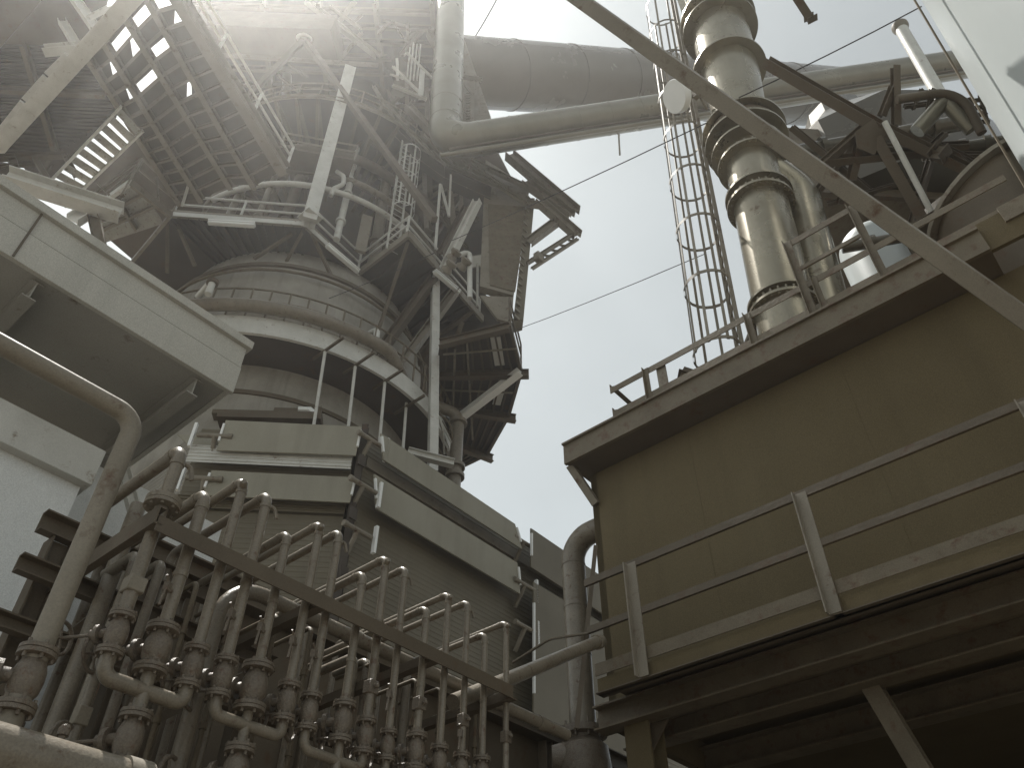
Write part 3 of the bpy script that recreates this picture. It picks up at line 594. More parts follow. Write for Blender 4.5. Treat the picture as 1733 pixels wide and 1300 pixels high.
p = PZ(575, 310, 27); t = thing('hooked_pipe', 'small hook-shaped pipe curling above the ring pipe', 'pipe', p)
MB().tube(bend([PY(560, 331, p.y), PY(564, 319, p.y), PY(581, 312, p.y), PY(582, 298, p.y), PY(570, 290, p.y)], .25), .08, 10).done('pipe_run', K['light'], t)
# floodlights on masts
for i, (x, y, x2, y2, z, s, lab) in enumerate([(313, 338, 334, 263, 22.3, .4, 'square floodlight on a leaning mast above the platform railing'), (808, 508, 808, 442, 23.5, .26, 'square floodlight on a short mast beside the plated shaft')]):
    a = PZ(x, y, z); b = near(a, x2, y2); t = thing('flood_light', lab, 'lamp', a, 'floodlights on masts'); fd = (EYE - b + V((-6, -2, 0))).normalized()
    MB().tube([a - ZZ * .3, b], .045, 8).done('mast', K['light'], t); MB().box(b, fd * .1, fd.cross(ZZ).normalized() * s, fd.cross(fd.cross(ZZ)).normalized() * s * .85).done('lamp_head', K['light'], t, bevel=.03)
    MB().box(b + fd * .11, fd * .015, fd.cross(ZZ).normalized() * s * .85, fd.cross(fd.cross(ZZ)).normalized() * s * .72).done('glass', K['lens'], t)

# ---- side gallery on the other side of the canopy: joists, open bays, stair
ZG = 23.0
ga = thing('side_gallery', 'big steel gallery seen from below, joists and cross joists with open bays letting sky in', 'platform', PZ(300, 200, ZG))
J = [((150, 97), (306, 345)), ((178, 72), (342, 340)), ((213, 28), (392, 318)), ((246, -10), (432, 318)), ((292, -22), (482, 290))]
JP = [(PZ(*a, ZG), PZ(*b, ZG)) for a, b in J]
for k, (a, b) in enumerate(JP):
    m = MB().ib(a, b, .16 if k < 4 else .3, .26 if k < 4 else .5); m.done('joist' if k < 4 else 'edge_beam', K['mid'], ga)
opn = {(1, 0), (2, 0), (2, 2), (3, 0), (1, 3)}
half = {(0, 1), (0, 3), (3, 1), (1, 1), (2, 5)}
fl = MB(); cj = MB(); NB = 13
for r_ in range(4):
    (a, b), (c, d) = JP[r_], JP[r_ + 1]
    for k in range(NB):
        p, q = a.lerp(b, k / NB), a.lerp(b, (k + 1) / NB); s, u = c.lerp(d, k / NB), c.lerp(d, (k + 1) / NB)
        if (r_, k) in half:
            e1, e2 = random.uniform(.25, .5), random.uniform(.55, .8); fl.plate([x + ZZ * .17 for x in (p, q, q.lerp(u, e1), p.lerp(s, e2))], (0, 0, .04))
        elif (r_, k) not in opn: fl.plate([x + ZZ * .17 for x in (p, q, u, s)], (0, 0, .04))
        else: fl.plate([x + ZZ * .17 for x in (p, p.lerp(q, .35), s.lerp(u, .35), s)], (0, 0, .04))
        cj.ib(p, s, .07, .16)
fl.split('floor_plate', K['dark'], ga, smooth=False); cj.split('cross_joist', K['mid'], ga, smooth=False)
MB().plate([PZ(x, y, 27.5) for x, y in ((243, 222), (300, 325), (345, 335), (340, 375), (225, 440), (118, 348))], (0, 0, .1)).done('lower_soffit', K['dark'], ga)
MB().plate([PZ(x, y, 27) for x, y in ((60, -40), (190, -40), (160, 100), (-60, 76))], (0, 0, .1)).done('corner_soffit', K['dark'], ga)
e_ = JP[4]; handrail(ga, [e_[0] + ZZ * .25, e_[1] + ZZ * .25], 1.15, .045, 1.9, 'light', toe=False)
t = thing('girder', 'long pale girder slanting under the side gallery in the top corner', 'beam', PZ(100, 130, ZG - .6))
MB().ib(PZ(-70, 322, ZG - .6), PZ(240, -22, ZG - .6), .42, .5, .03).done('bar', K['light'], t)
t = thing('walkway_strip', 'narrow pale walkway strip beside the long girder', 'walkway', PZ(60, 160, ZG))
for (x, y, x2, y2) in ((-40, 275, 40, 175), (43, 171, 78, 132), (81, 128, 115, 95)):
    d_ = PZ(x2, y2, ZG) - PZ(x, y, ZG); s_ = d_.cross(ZZ).normalized(); MB().plate([PZ(x, y, ZG) - s_ * .4, PZ(x2, y2, ZG) - s_ * .4, PZ(x2, y2, ZG) + s_ * .12, PZ(x, y, ZG) + s_ * .12], (0, 0, .06)).done('tread_plate', K['light'], t)
# ribbed roof sheets
ZR = 25.2
rs = thing('ribbed_shed_cover', 'dark ribbed roof sheets above the long girder', 'roof', PZ(60, 180, ZR))
rq = [PZ(x, y, ZR) for x, y in ((-60, 70), (152, 102), (212, 182), (66, 322), (30, 268), (-60, 255))]
m = MB().plate(rq, (0, 0, .05))
for k in range(34):
    s = k / 33; y0 = 72 + s * 195; x1 = 150 + min(1, s * 1.7) * 52 if s < .55 else 205 - (s - .55) / .45 * 150
    m.beam(PZ(-50, y0 + 4, ZR - .04), PZ(x1, y0 + 8 + s * 8, ZR - .04), .07, .08)
m.done('sheet', K['undershade'], rs)
m = MB()
for x, y, x2, y2 in ((40, 75, 95, 260), (-20, 150, 180, 160)): m.ib(PZ(x, y, ZR - .25), PZ(x2, y2, ZR - .25), .14, .3)
m.split('purlin', K['dark'], rs)
t = thing('gable_girder', 'deep dark girder across the very corner above the ribbed roof', 'beam', PZ(0, 40, ZR)); MB().plate([PZ(x, y, ZR - .4) for x, y in ((-90, -60), (85, -60), (70, 0), (-10, 92), (-90, 170))], (0, 0, .6)).done('web', K['dark'], t)
bars('corner_braces', 'pale braces and gusset in front of the dark corner girder', 'bracing', [(122, -10, 9.0, 160, 45, 9.2, .22), (75, 85, 9.8, 130, 80, 9.8, .25), (105, 35, 9.6, 132, 80, 9.8, .2), (150, 30, 9, 185, 12, 9, .12)], 'light')
# inclined stair
st = thing('inclined_stair', 'ladder-like open stair with pale treads against the sky', 'stairs', PZ(95, 330, 21.6))
sa, sb = (PZ(204, 178, 22.4), PZ(62, 328, 20.8)), (PZ(241, 219, 22.4), PZ(108, 348, 20.8))
for a, b in (sa, sb): MB().ch(a, b, .06, .26).done('stringer', K['light'], st)
for k in range(11):
    s = (k + .5) / 11; a, b = sa[0].lerp(sa[1], s), sb[0].lerp(sb[1], s); dd = (sa[1] - sa[0]).normalized(); dd = V((dd.x, dd.y, 0)).normalized()
    MB().plate([a - dd * .12, b - dd * .12, b + dd * .12, a + dd * .12], (0, 0, .035)).done('tread', K['galv'], st)
# lower landing of the stair
ld = thing('stair_landing', 'grated stair landing with pale edge beams just above the canopy roof edge', 'platform', PZ(220, 370, 22.6))
lp = [PZ(x, y, 22.6) for x, y in ((170, 343), (222, 306), (290, 362), (225, 440), (150, 420))]
(a, b, c, d, e) = lp
m = MB()
for k in range(6):
    for j in range(3):
        if (k, j) in ((1, 0), (2, 0), (0, 1), (3, 1)): continue
        f_ = lambda u, v: (a.lerp(e, u)).lerp(b.lerp(c, u).lerp(d.lerp(c, .5), u * .4), v)
        m.plate([f_(k / 6, j / 3), f_((k + 1) / 6, j / 3), f_((k + 1) / 6, (j + 1) / 3), f_(k / 6, (j + 1) / 3)], (0, 0, .04))
m.split('floor_plate', K['galv'], ld, smooth=False)
MB().beam(a - ZZ * .1, b - ZZ * .1, .12, .32).done('edge_beam', K['light'], ld); MB().beam(b - ZZ * .08, c - ZZ * .08, .1, .25).done('edge_beam', K['mid'], ld); MB().beam(c - ZZ * .08, d - ZZ * .08, .1, .25).done('edge_beam', K['mid'], ld)
m = MB()
for s in (.33, .66): m.ib(a.lerp(e, s) - ZZ * .1, b.lerp(c, s) - ZZ * .1, .08, .16)
m.ib(a.lerp(b, .5) - ZZ * .1, e.lerp(c, .6) - ZZ * .1, .08, .16); m.split('cross_joist', K['mid'], ld)
handrail(ld, [b + ZZ * .05, c + ZZ * .05], 1.1, .03, 1.6, 'mid', toe=False)
bars('landing_prop', 'bright stub beam propping the stair landing above the canopy edge', 'beam', [(122, 374, 12.5, 158, 351, 12.6, .3)], 'white'); bars('landing_column', 'weathered post under the stair landing', 'column', [(155, 352, 12.6, 172, 425, 12.6, .25)], 'rail')
bars('sky_girder', 'pale lattice-edged girder in front of bright sky just over the canopy', 'beam', [(10, 298, 11.5, 205, 360, 12.6, .42)], 'light')
bars('roof_bracing', 'thin crossed braces between the ribbed roof and the canopy with sky gaps', 'bracing', [(-20, 268, 11.8, 110, 262, 12.4, .16), (-10, 282, 11.8, 78, 276, 12.2, .1), (60, 268, 12, 85, 310, 12.2, .14), (20, 268, 12, 32, 300, 12, .2), (85, 275, 12.2, 60, 315, 12.2, .14), (110, 262, 12.4, 130, 300, 12.5, .14), (-10, 300, 11.8, 25, 285, 12, .2)], 'dark')
bars('handrail_tangle', 'tangle of slim handrails between stair and landing', 'railing', [(135, 345, 13, 240, 268, 13.4, .06), (150, 352, 13, 232, 284, 13.4, .06), (240, 268, 13.4, 300, 325, 14, .05), (232, 284, 13.4, 295, 337, 14, .05), (265, 300, 13.6, 268, 340, 13.6, .05), (205, 330, 13, 240, 268, 13.4, .05), (165, 310, 13, 185, 330, 13, .05)], 'mid', 'rail_bar')

# ---- high trusses at the top
bars('top_truss', 'jumble of pale truss members under the furnace top', 'truss', [(x, max(y, 2), Y + 2.6, x2, y2, Y2 + 2.6, w) for x, y, Y, x2, y2, Y2, w in [(520, -10, 13, 640, 95, 14, .26), (600, -10, 13, 545, 75, 14, .2), (560, 10, 13, 610, 48, 13.5, .14), (690, -10, 14, 690, 70, 14.4, .12), (700, -10, 14, 640, 55, 14.2, .12), (745, 5, 14.5, 690, 70, 14.5, .3), (738, 22, 14.6, 680, 92, 14.6, .2), (640, 30, 14, 690, 45, 14.3, .12), (575, 100, 14.5, 612, 55, 14.2, .14), (635, 5, 13.8, 595, 40, 13.8, .1), (665, 38, 14.3, 682, 62, 14.3, .1), (655, 0, 13.6, 690, 30, 14, .16)]], 'mid', 'member')
bars('tower_walkway_rails', 'pale rails and balusters of a high walkway beside the insulated pipe', 'railing', [(665, 112, 16, 712, 158, 16.5, .1), (688, 88, 16, 732, 132, 16.4, .09), (715, 118, 16.4, 712, 165, 16.5, .2), (664, 144, 16.2, 722, 168, 16.6, .12), (672, 100, 16, 673, 134, 16.2, .12), (700, 72, 16, 694, 135, 16.3, .06), (706, 74, 16, 700, 135, 16.3, .05), (712, 75, 16, 706, 135, 16.4, .05), (694, 80, 16, 689, 130, 16.2, .05), (660, 125, 16, 683, 133, 16.2, .07)], 'light', 'rail_bar')
bars('stub_duct', 'short slanting duct stub touching the insulated pipe near the top', 'duct', [(728, 55, 16.6, 748, 90, 16.7, .35)], 'mid')
bars('edge_walkway', 'sagging edge beams of the walkway slanting down to the frames over the sky', 'walkway', [(632, 145, 16.4, 668, 205, 16.6, .12), (655, 175, 16.6, 688, 215, 16.7, .1), (690, 220, 16.8, 735, 268, 17.0, .16), (728, 258, 17, 755, 285, 17.1, .22), (752, 284, 17.1, 842, 322, 17.4, .24), (690, 180, 16.8, 790, 282, 17.6, .3), (715, 228, 17, 770, 284, 17.4, .16), (780, 262, 17, 895, 318, 17.5, .16), (795, 275, 17, 880, 335, 17.4, .1), (800, 285, 17.1, 890, 345, 17.4, .12)], 'mid', 'member')
bars('zigzag_bracing', 'zigzag of thin pale rods in the shade between ladder and plated shaft', 'bracing', [(745, 312, 17, 737, 420, 17.4, .09), (746, 312, 17, 760, 366, 17.2, .07), (763, 296, 17, 760, 366, 17.2, .07)], 'light')
bars('pale_brace', 'pale flat brace slanting down beside the plated shaft', 'strut', [(808, 340, 17, 752, 455, 17.4, .26)], 'light')
bars('dim_brace', 'dim brace behind the pale flat one', 'strut', [(790, 350, 17.6, 745, 430, 17.8, .22)], 'dark')
# plated shaft
sh = thing('plated_shaft', 'upright plated shaft with framed dark panel and ribbed edge against the sky', 'tower', PY(845, 480, 18))
q0 = at(PY(845, 480, 17.6), 0)
def P3(x, y, o=0): return PL(x, y, q0 + n1 * o, n1)
MB().plate([P3(x, y) for x, y in ((822, 270), (896, 318), (869, 500), (812, 484))], -n1 * .3).done('front_plate', K['mid'], sh)
MB().plate([P3(x, y, .03) for x, y in ((826, 345), (893, 350), (872, 494), (829, 482))], -n1 * .02).done('inset_panel', K['rail'], sh)
MB().plate([P3(x, y, .06) for x, y in ((893, 335), (905, 335), (886, 540), (868, 545))], -n1 * .5).done('ribbed_edge', K['ribbed'], sh)
m = MB()
for k in range(22): s = k / 21; a = P3(898 - 22 * s, 300 + 238 * s, .1); m.box(a, A * .16, n1 * .03, ZZ * .05)
m.split('edge_rib', K['mid'], sh)
MB().plate([P3(x, y, .3) for x, y in ((812, 500), (869, 503), (866, 546), (842, 540))], -n1 * .1).done('skirt_plate', K['mid'], sh)
MB().plate([PY(x, y, 20.5) for x, y in ((735, 300), (822, 300), (814, 490), (872, 552), (735, 590))], (0, .3, 0)).done('dark_backing', K['undershade'], sh)  # dark sheet added to close bright sky gaps beside the shaft
m = MB(); m.plate([PY(x, y, 18.2) for x, y in ((786, 66), (833, 205), (768, 210), (775, 80))], (0, .4, 0)); t = thing('gusset_sheet', 'tapered grey sheet behind the insulated pipe beside the big duct', 'panel', PY(800, 150, 18.2)); m.done('sheet', K['mid'], t)
bars('pipe_side_rails', 'slim rails and posts squeezed behind the insulated pipe', 'railing', [(799, 135, 17.9, 797, 210, 17.9, .25), (808, 130, 17.8, 812, 205, 17.8, .1), (775, 130, 17.6, 800, 160, 17.6, .08), (772, 172, 17.6, 795, 198, 17.6, .06), (785, 130, 17.7, 815, 135, 17.7, .16), (776, 150, 17.6, 776, 208, 17.6, .05), (784, 140, 17.6, 784, 208, 17.6, .05)], 'mid', 'rail_bar')
# ---- small machines on the platform below the shaft
t = thing('valve_cluster', 'cluster of small valves and an arched pipe on the platform beside the floodlight', 'valve', PZ(775, 470, ZP))
MB().tube(bend([PY(795, 505, 17.3), PY(795, 425, 17.3), PY(776, 432, 17.2)], .15), .09, 10).done('pipe_run', K['light'], t)
for x, y in ((768, 432), (785, 447), (760, 452)): MB().lathe(PY(x, y, 17.2), V((.6, -.6, .4)), [(0, -.25), (.2, -.2), (.2, -.1), (.12, 0), (.2, .1), (.2, .2), (0, .25)], 14).done('valve_body', K['mid'], t)

# ---- faceted side canopy
ZC = 20.2
hc = thing('faceted_canopy', 'faceted boarded canopy fanning out below the platform, its edge against the sky', 'canopy', PZ(810, 650, ZC))
oc = [PZ(x, y, ZC) for x, y in ((862, 546), (882, 626), (861, 700), (824, 766), (770, 792))]; ic = [PZ(x, y, ZC) for x, y in ((745, 575), (738, 628), (735, 680), (745, 735), (752, 765))]
for k in range(4):
    a, b, c, d = oc[k], oc[k + 1], ic[k + 1], ic[k]
    MB().plate([a, b, c, d], (0, 0, .06)).done('soffit', K['undershade'], hc)
    m = MB()
    for j in range(1, 9): m.beam(a.lerp(d, j / 9) - ZZ * .05, b.lerp(c, j / 9) - ZZ * .05, .06, .1)
    m.split('batten', K['dark'], hc)
    MB().beam(a - ZZ * .05, b - ZZ * .05, .1, .2).done('edge_beam', K['dark'], hc)
m = []
for k in range(4):
    d_ = (oc[k] - ic[k]).normalized() * (.25 if k else 0); MB().ib(ic[k] - ZZ * .2, oc[k] + d_ - ZZ * .2, .2, .3).done('radial_beam', K['dark'], hc)
MB().beam(oc[0].lerp(ic[0], .22).lerp(oc[1].lerp(ic[1], .24), .2) - ZZ * .06, oc[0].lerp(ic[0], .22).lerp(oc[1].lerp(ic[1], .24), .85) - ZZ * .06, .32, .04).done('bare_board', K['light'], hc)
MB().beam(oc[1].lerp(ic[1], .18).lerp(oc[2].lerp(ic[2], .18), .1) - ZZ * .06, oc[1].lerp(ic[1], .18).lerp(oc[2].lerp(ic[2], .2), .8) - ZZ * .06, .28, .04).done('bare_board', K['light'], hc)
handrail(hc, [oc[0] + ZZ * .1, oc[1] + ZZ * .1], 1.1, .03, 1.5, 'dark', toe=False)
a = PZ(880, 629, ZC - .25); b = PZ(775, 710, 19.3); t = thing('white_brace', 'bright straight brace under the faceted canopy ending at the bent pipe', 'strut', b); MB().ib(a, b, .26, .22, .03).done('bar', K['white'], t)  # plain bar in white enamel
# pipework knot at the ring end
t = thing('hose_bundle', 'bundle of thin hoses and rods tangled beside the tall pole', 'hose', PZ(745, 740, 18.5))
for k in range(7):
    a = PZ(700 + k * 7, 655 + k * 8, 18.9); b = PZ(748 + k * 4, 772 - k * 3, 17.6); mid_ = a.lerp(b, .5) + V((random.uniform(-.2, .5), random.uniform(-.3, .3), random.uniform(-.1, .3)))
    MB().tube(bend([a, mid_, b], 1.5), .035, 6).done('hose', K['light' if k % 2 else 'rail'], t)
bars('ledge_beam', 'short pale beam between tall pole and bent pipe above the skyline panel', 'beam', [(690, 765, 17.2, 768, 785, 17.6, .2)], 'light')

# ---- open frames poking into the sky
bars('outrigger_beams', 'pair of thick outrigger beams meeting in a blunt corner against the sky', 'frame', [(862, 262, 17.4, 974, 358, 17.6, .38), (888, 308, 17.4, 968, 364, 17.6, .32), (912, 340, 17.4, 978, 398, 17.6, .32), (895, 410, 17.5, 946, 372, 17.6, .28), (897, 345, 17.4, 950, 352, 17.6, .22)], 'mid', 'beam')
bars('lattice_boom', 'small lattice boom under the outrigger beams', 'truss', [(893, 445, 17.5, 976, 392, 17.6, .12), (900, 455, 17.5, 978, 404, 17.6, .1)] + [(905 + 14 * k, 440 - 8.5 * k, 17.5, 916 + 14 * k, 442 - 8.5 * k, 17.55, .06) for k in range(5)], 'mid', 'member')
t = thing('boom_block', 'small block hanging on the lattice boom', 'pulley', PY(912, 437, 17.5)); MB().box(PY(912, 437, 17.5), A * .18, N * .12, ZZ * .2).done('body', K['mid'], t, bevel=.03)
# ================================================================== 5. bunker on the other side
bn = thing('bunker', 'large blank plate-walled bunker on a beam floor with a cornice roof', 'building', at(PB(1300, 800, .8), 4))
OFB = .75
fl_ = PB(1003, 850, OFB); Lx = V((fl_.x, fl_.y, 0)); Rx = Lx - N * 13          # -N runs towards the viewer side
zc1, zc0 = PB(1300, 572, .3).z, PB(1300, 611, .3).z                          # cornice top, underside
ztoe1, ztoe0 = PB(1400, 990, 0).z, PB(1402, 1014, 0).z
zfb = PB(1410, 1048, 0).z                                                    # underside of the fascia beam
MB().plate([at(Lx, zfb - .05), at(Rx, zfb - .05), at(Rx, zc0), at(Lx, zc0)], A * .12).done('front_wall', K['boxm'], bn)
MB().plate([at(Lx + N * .003, zfb - .05), at(Lx + A * 4.2, zfb - .05), at(Lx + A * 4.2, zc0), at(Lx + N * .003, zc0)], -N * .1).done('end_wall', K['boxm'], bn)
m = MB()
for s in (1.55, 3.6, 6.2, 8.8): p = Lx - N * s - A * .003; m.plate([at(p, ztoe1), at(p - N * .006, ztoe1), at(p - N * .006, zc0), at(p, zc0)], A * .003)
m.split('plate_seam', K['boxm'], bn)
ce = PB(954, 770, .3); C0 = V((ce.x, ce.y, 0)); C1 = C0 - N * 16; cr = PB(1668, 408, .3); C1 = V((cr.x, cr.y, 0))
MB().plate([at(C0, zc0), at(C1, zc0), at(C1, zc1 - .03), at(C0, zc1 - .03)], A * .05).done('cornice', K['rail'], bn)
MB().plate([at(C0 - A * .04, zc1 - .03), at(C1 - A * .04, zc1 - .03), at(C1 - A * .04, zc1), at(C0 - A * .04, zc1)], A * .12).done('cornice_lip', K['rail'], bn)
MB().plate([at(C0 + A * .052, zc0 + .03), at(C1 + A * .052, zc0 + .03), at(C1 + A * 4.6, zc0 + .03), at(C0 + A * 4.6, zc0 + .03)], (0, 0, .05)).done('roof_deck', K['dark'], bn)
C2 = C1 - N * 6; MB().plate([at(C1 - N * .25, zc0 + .25), at(C2, zc0 + .25), at(C2, zc1 + .15), at(C1 - N * .25, zc1 + .15)], A * .05).done('raised_cornice', K['rail'], bn)
MB().plate([at(C1 + A * .03 , zc0), at(C2 + A * .03, zc0), at(C2 + A * .03, zc1 + .1), at(C1 + A * .03, zc1 + .1)], A * .05).done('raised_wall', K['boxm'], bn)
a = PB(966, 800, .45); b = PB(1003, 842, OFB - .06); MB().beam(at(V((a.x, a.y, 0)), zc0 + .06), at(b + (b - a) * .15, zc0 - .52), .1, .1, up=A).done('corner_bracket', K['mid'], bn)
# walkway on the near side
wk = thing('bunker_walkway', 'long narrow walkway with three-line angle-iron railing along the bunker wall', 'walkway', at(V((2.8, 6.6, 0)), zfb))
F0 = PB(1010, 1140, 0); F0 = V((F0.x, F0.y, 0)); F1 = F0 - N * 14
MB().plate([at(F0, zfb), at(F1, zfb), at(F1, ztoe0 - .02), at(F0, ztoe0 - .02)], A * .04).done('fascia_beam', K['boxm'], wk)
MB().plate([at(F0 - A * .05, zfb), at(F1 - A * .05, zfb), at(F1 - A * .05, zfb + .012), at(F0 - A * .05, zfb + .012)], A * .14).done('beam_flange', K['dark'], wk)
MB().plate([at(F0 - A * .03, ztoe0), at(F1 - A * .03, ztoe0), at(F1 - A * .03, ztoe1), at(F0 - A * .03, ztoe1)], A * .012).done('toe_plate', K['rail'], wk)
MB().plate([at(F0 + A * .045, ztoe0 - .03), at(F1 + A * .045, ztoe0 - .03), at(F1 + A * .74, ztoe0 - .03), at(F0 + A * .74, ztoe0 - .03)], (0, 0, .02)).done('walk_plate', K['dark'], wk)
R0 = PB(990, 990, -.05); zt1 = PB(1345, 842, -.05).z; zm = PB(1375, 925, -.05).z; R0 = V((R0.x, R0.y, 0)); R1 = R0 - N * 14; R0m = V((*PB(868, 1122, -.05).xy, 0))
MB().beam(at(R0, zt1), at(R1, zt1), .035, .085).done('top_rail', K['dark'], wk)
MB().beam(at(R0, zm), at(R1, zm), .035, .075).done('middle_rail', K['dark'], wk)
MB().tube(bend([PB(868, 1122, .3), PB(930, 1082, .1), at(R0, zm - .03)], .8), .016, 8).done('rail_tail', K['rail'], wk)
for (x, y, x2, y2) in ((1061, 963, 1080, 1157), (1345, 842, 1410, 1045), (1722, 688, 1800, 900)):
    a = PB(x, y, -.06); a = at(a, zt1 + .01); b = at(a, zfb + .01); MB().ang(b, a, .12, .08, .012, up=-A).done('post', K['mid'], wk)
p = PB(1418, 1035, -.03); MB().box(at(p, zfb + .1), N * .04, A * .03, ZZ * .1).done('cleat', K['rail'], wk)
# beams and leg underneath
for i, (x, y, off, w_, h_, lab) in enumerate([(1150, 1180, .55, .22, .26, 'dark floor beam right under the bunker walkway'), (1150, 1232, 1.1, .24, .24, 'second dark floor beam deeper under the bunker'), (1300, 1265, 2.6, .25, .3, 'deepest dark floor beam under the bunker')]):
    p = PB(x, y, off); t = thing('floor_beam', lab, 'beam', p, 'floor beams under the bunker'); p0_ = Lx + (p - Lx).dot(A) * A
    MB().ib(at(p0_ + N * .02, p.z), at(p0_ - N * 13, p.z), w_, h_, .02).done('bar', K['rail'], t)
t = thing('bunker_underfloor', 'dark plate floor closing the underside of the bunker', 'floor', at(Lx, zfb)); MB().plate([at(Lx + A * .9, zfb + .3), at(Rx + A * .9, zfb + .3), at(Rx + A * 6, zfb + .3), at(Lx + A * 6, zfb + .3)], (0, 0, .05)).done('plate', K['boxm'], t)
a = PB(1468, 1150, 1.2); b = near(a, 1570, 1320); t = thing('bunker_column', 'steel leg leaning down from the second floor beam', 'column', at(a, 0)); MB().ib(a + (a - b) * .05, b + (b - a) * 6, .17, .17, .016, up=A).done('shaft', K['rail'], t)
a = PB(1085, 1190, .7); t = thing('corner_column', 'broad corner leg with gusset at the end of the bunker floor', 'column', at(a, 0)); MB().ib(at(a, 0), a, .3, .3, up=A).done('shaft', K['boxm'], t); MB().plate([a, a - N * .5, a - ZZ * .6], A * .03).done('gusset', K['dark'], t)
MB().plate([at(Lx + A * 6 + N * 2, 0), at(Rx + A * 6, 0), at(Rx + A * 6, zfb + .3), at(Lx + A * 6 + N * 2, zfb + .3)], A * .2).done('lower_back_wall', K['boxm'], bn)
# ---- roof railing
rf = thing('roof_railing', 'angle-iron railing along the bunker roof edge with a raised section by the stack', 'railing', at(C0, zc1))
OR = .36
rz = PB(1345, 487, OR).z; rmz = PB(1375, 519, OR).z
ra = V((*PB(1032, 658, OR).xy, 0)); rb = V((*PB(1695, 292, OR).xy, 0)); 
MB().ang(at(ra, rz), at(rb, rz), .09, .1, .012, sx=-1, sy=-1).done('top_rail', K['rail'], rf)
MB().ang(at(ra, rmz), at(rb, rmz), .09, .09, .012, sx=-1, sy=-1).done('middle_rail', K['rail'], rf)
MB().ang(at(ra, rz), at(ra + A * 1.6, rz), .07, .07, .01).done('return_rail', K['rail'], rf); MB().ang(at(ra, rmz), at(ra + A * 1.6, rmz), .07, .07, .01).done('return_rail', K['rail'], rf)
for x, y, w_ in ((1090, 632, .07), (1262, 545, .08), (1375, 480, .07)): p = V((*PB(x, y, OR).xy, 0)); MB().ang(at(p, zc1 - .02), at(p, rz), w_, .06, .01, up=-A).done('post', K['rail'], rf)
p = V((*PB(1118, 620, OR + .05).xy, 0)); MB().beam(at(p, zc1 - .02), at(p, rz), .14, .02, up=A).done('wide_post', K['mid'], rf)
p = V((*PB(1040, 680, OR + 1.2).xy, 0)); MB().ang(at(p, zc1), at(p, rz), .07, .06, .01, up=-A).done('post', K['rail'], rf)
a0_, a1_ = PB(1326, 413, OR), PB(1433, 352, OR); a1_.z = a0_.z = (a0_.z + a1_.z) / 2; mz_ = PB(1341, 458, OR).z
MB().ang(a0_, a1_, .09, .1, .012, sx=-1, sy=-1).done('raised_rail', K['rail'], rf); MB().ang(at(a0_, mz_), at(a1_, mz_), .07, .06, .01, sx=-1, sy=-1).done('raised_rail', K['rail'], rf)
for q in (a0_, a1_): MB().ang(at(q, zc1 - .02), q, .09, .07, .01, up=-A).done('raised_post', K['rail'], rf)
p = PB(1166, 660, .7); t = thing('roof_floodlight', 'small dark floodlight perched on the bunker roof edge', 'lamp', at(p, zc1)); s_ = zat(p, 640)
MB().tube([at(p, zc1 - .05), at(p, s_ - .06)], .02, 8).done('stem', K['dark'], t); m = MB(); c_ = at(p, s_); d_ = (N * .6 - A * .5 + ZZ * .4).normalized(); e_ = d_.cross(ZZ).normalized()
m.box(c_, d_ * .08, e_ * .1, d_.cross(e_) * .1); m.plate([c_ - d_ * .05 + e_ * .13 - d_.cross(e_) * .02, c_ + d_ * .12 + e_ * .13, c_ + d_ * .12 - e_ * .13, c_ - d_ * .05 - e_ * .13], d_.cross(e_) * .02); m.done('lamp_head', K['dark'], t)

# ================================================================== 6. stack
SB = PB(1336, 552, 1.9); SBz = SB.z
s_lo = PB(1334, 548, 1.9); s_hi = near(s_lo, 1215, 36); sx_ = (s_hi - s_lo); SL = sx_.length; sx_.normalize()
def sp(px_, py_):                                   # position along the stack axis nearest the sight line
    d = ray(px_, py_).normalized(); wv = s_lo - EYE; b_ = sx_.dot(d); den = 1 - b_ * b_
    return (b_ * d.dot(wv) - sx_.dot(wv)) / den
sk = thing('stack', 'tall weathered steel stack with wide collar flanges rising from the bunker roof', 'chimney', s_lo - sx_ * .6)
rS = rad(s_lo + sx_ * sp(1294, 392), 93)
rS2 = rad(s_lo + sx_ * sp(1222, 65), 93)
k1 = sp(1285, 268)
MB().lathe(s_lo, sx_, [(rS, -2.2), (rS, k1 - .3), (rS * .98, k1), (rS * .99, k1 + .5), (rS2, SL * .8), (rS2, SL + 4)], 56).done('barrel', K['stack'], sk)
def collar(py, px_, wide, h, part='collar', bolts=0, off=0):
    k = sp(px_, py) + off; m = MB(); R_ = rad(s_lo + sx_ * k, wide)
    m.ring(s_lo + sx_ * k, sx_, R_, rS * .9, h, 56)
    if bolts: m.bolts(s_lo + sx_ * (k - .03), sx_, R_ * .93, bolts, .022, .16)
    return m.done(part, K['stack'], sk)
for py, px_, wd, h, bo in ((533, 1334, 122, .05, 28), (520, 1332, 122, .05, 0), (352, 1287, 112, .055, 30), (338, 1283, 112, .055, 0), (283, 1274, 112, .05, 26), (262, 1274, 124, .05, 0), (245, 1268, 138, .05, 0), (226, 1264, 138, .05, 0), (118, 1243, 122, .045, 0), (52, 1222, 124, .045, 0), (36, 1217, 124, .045, 0)):
    collar(py, px_, wd, h, bolts=bo)
k = sp(1266, 236); MB().lathe(s_lo + sx_ * k, sx_, [(rad(s_lo + sx_ * k, 118), -.12), (rad(s_lo + sx_ * k, 118), .15)], 48).done('bellows', K['dark'], sk)
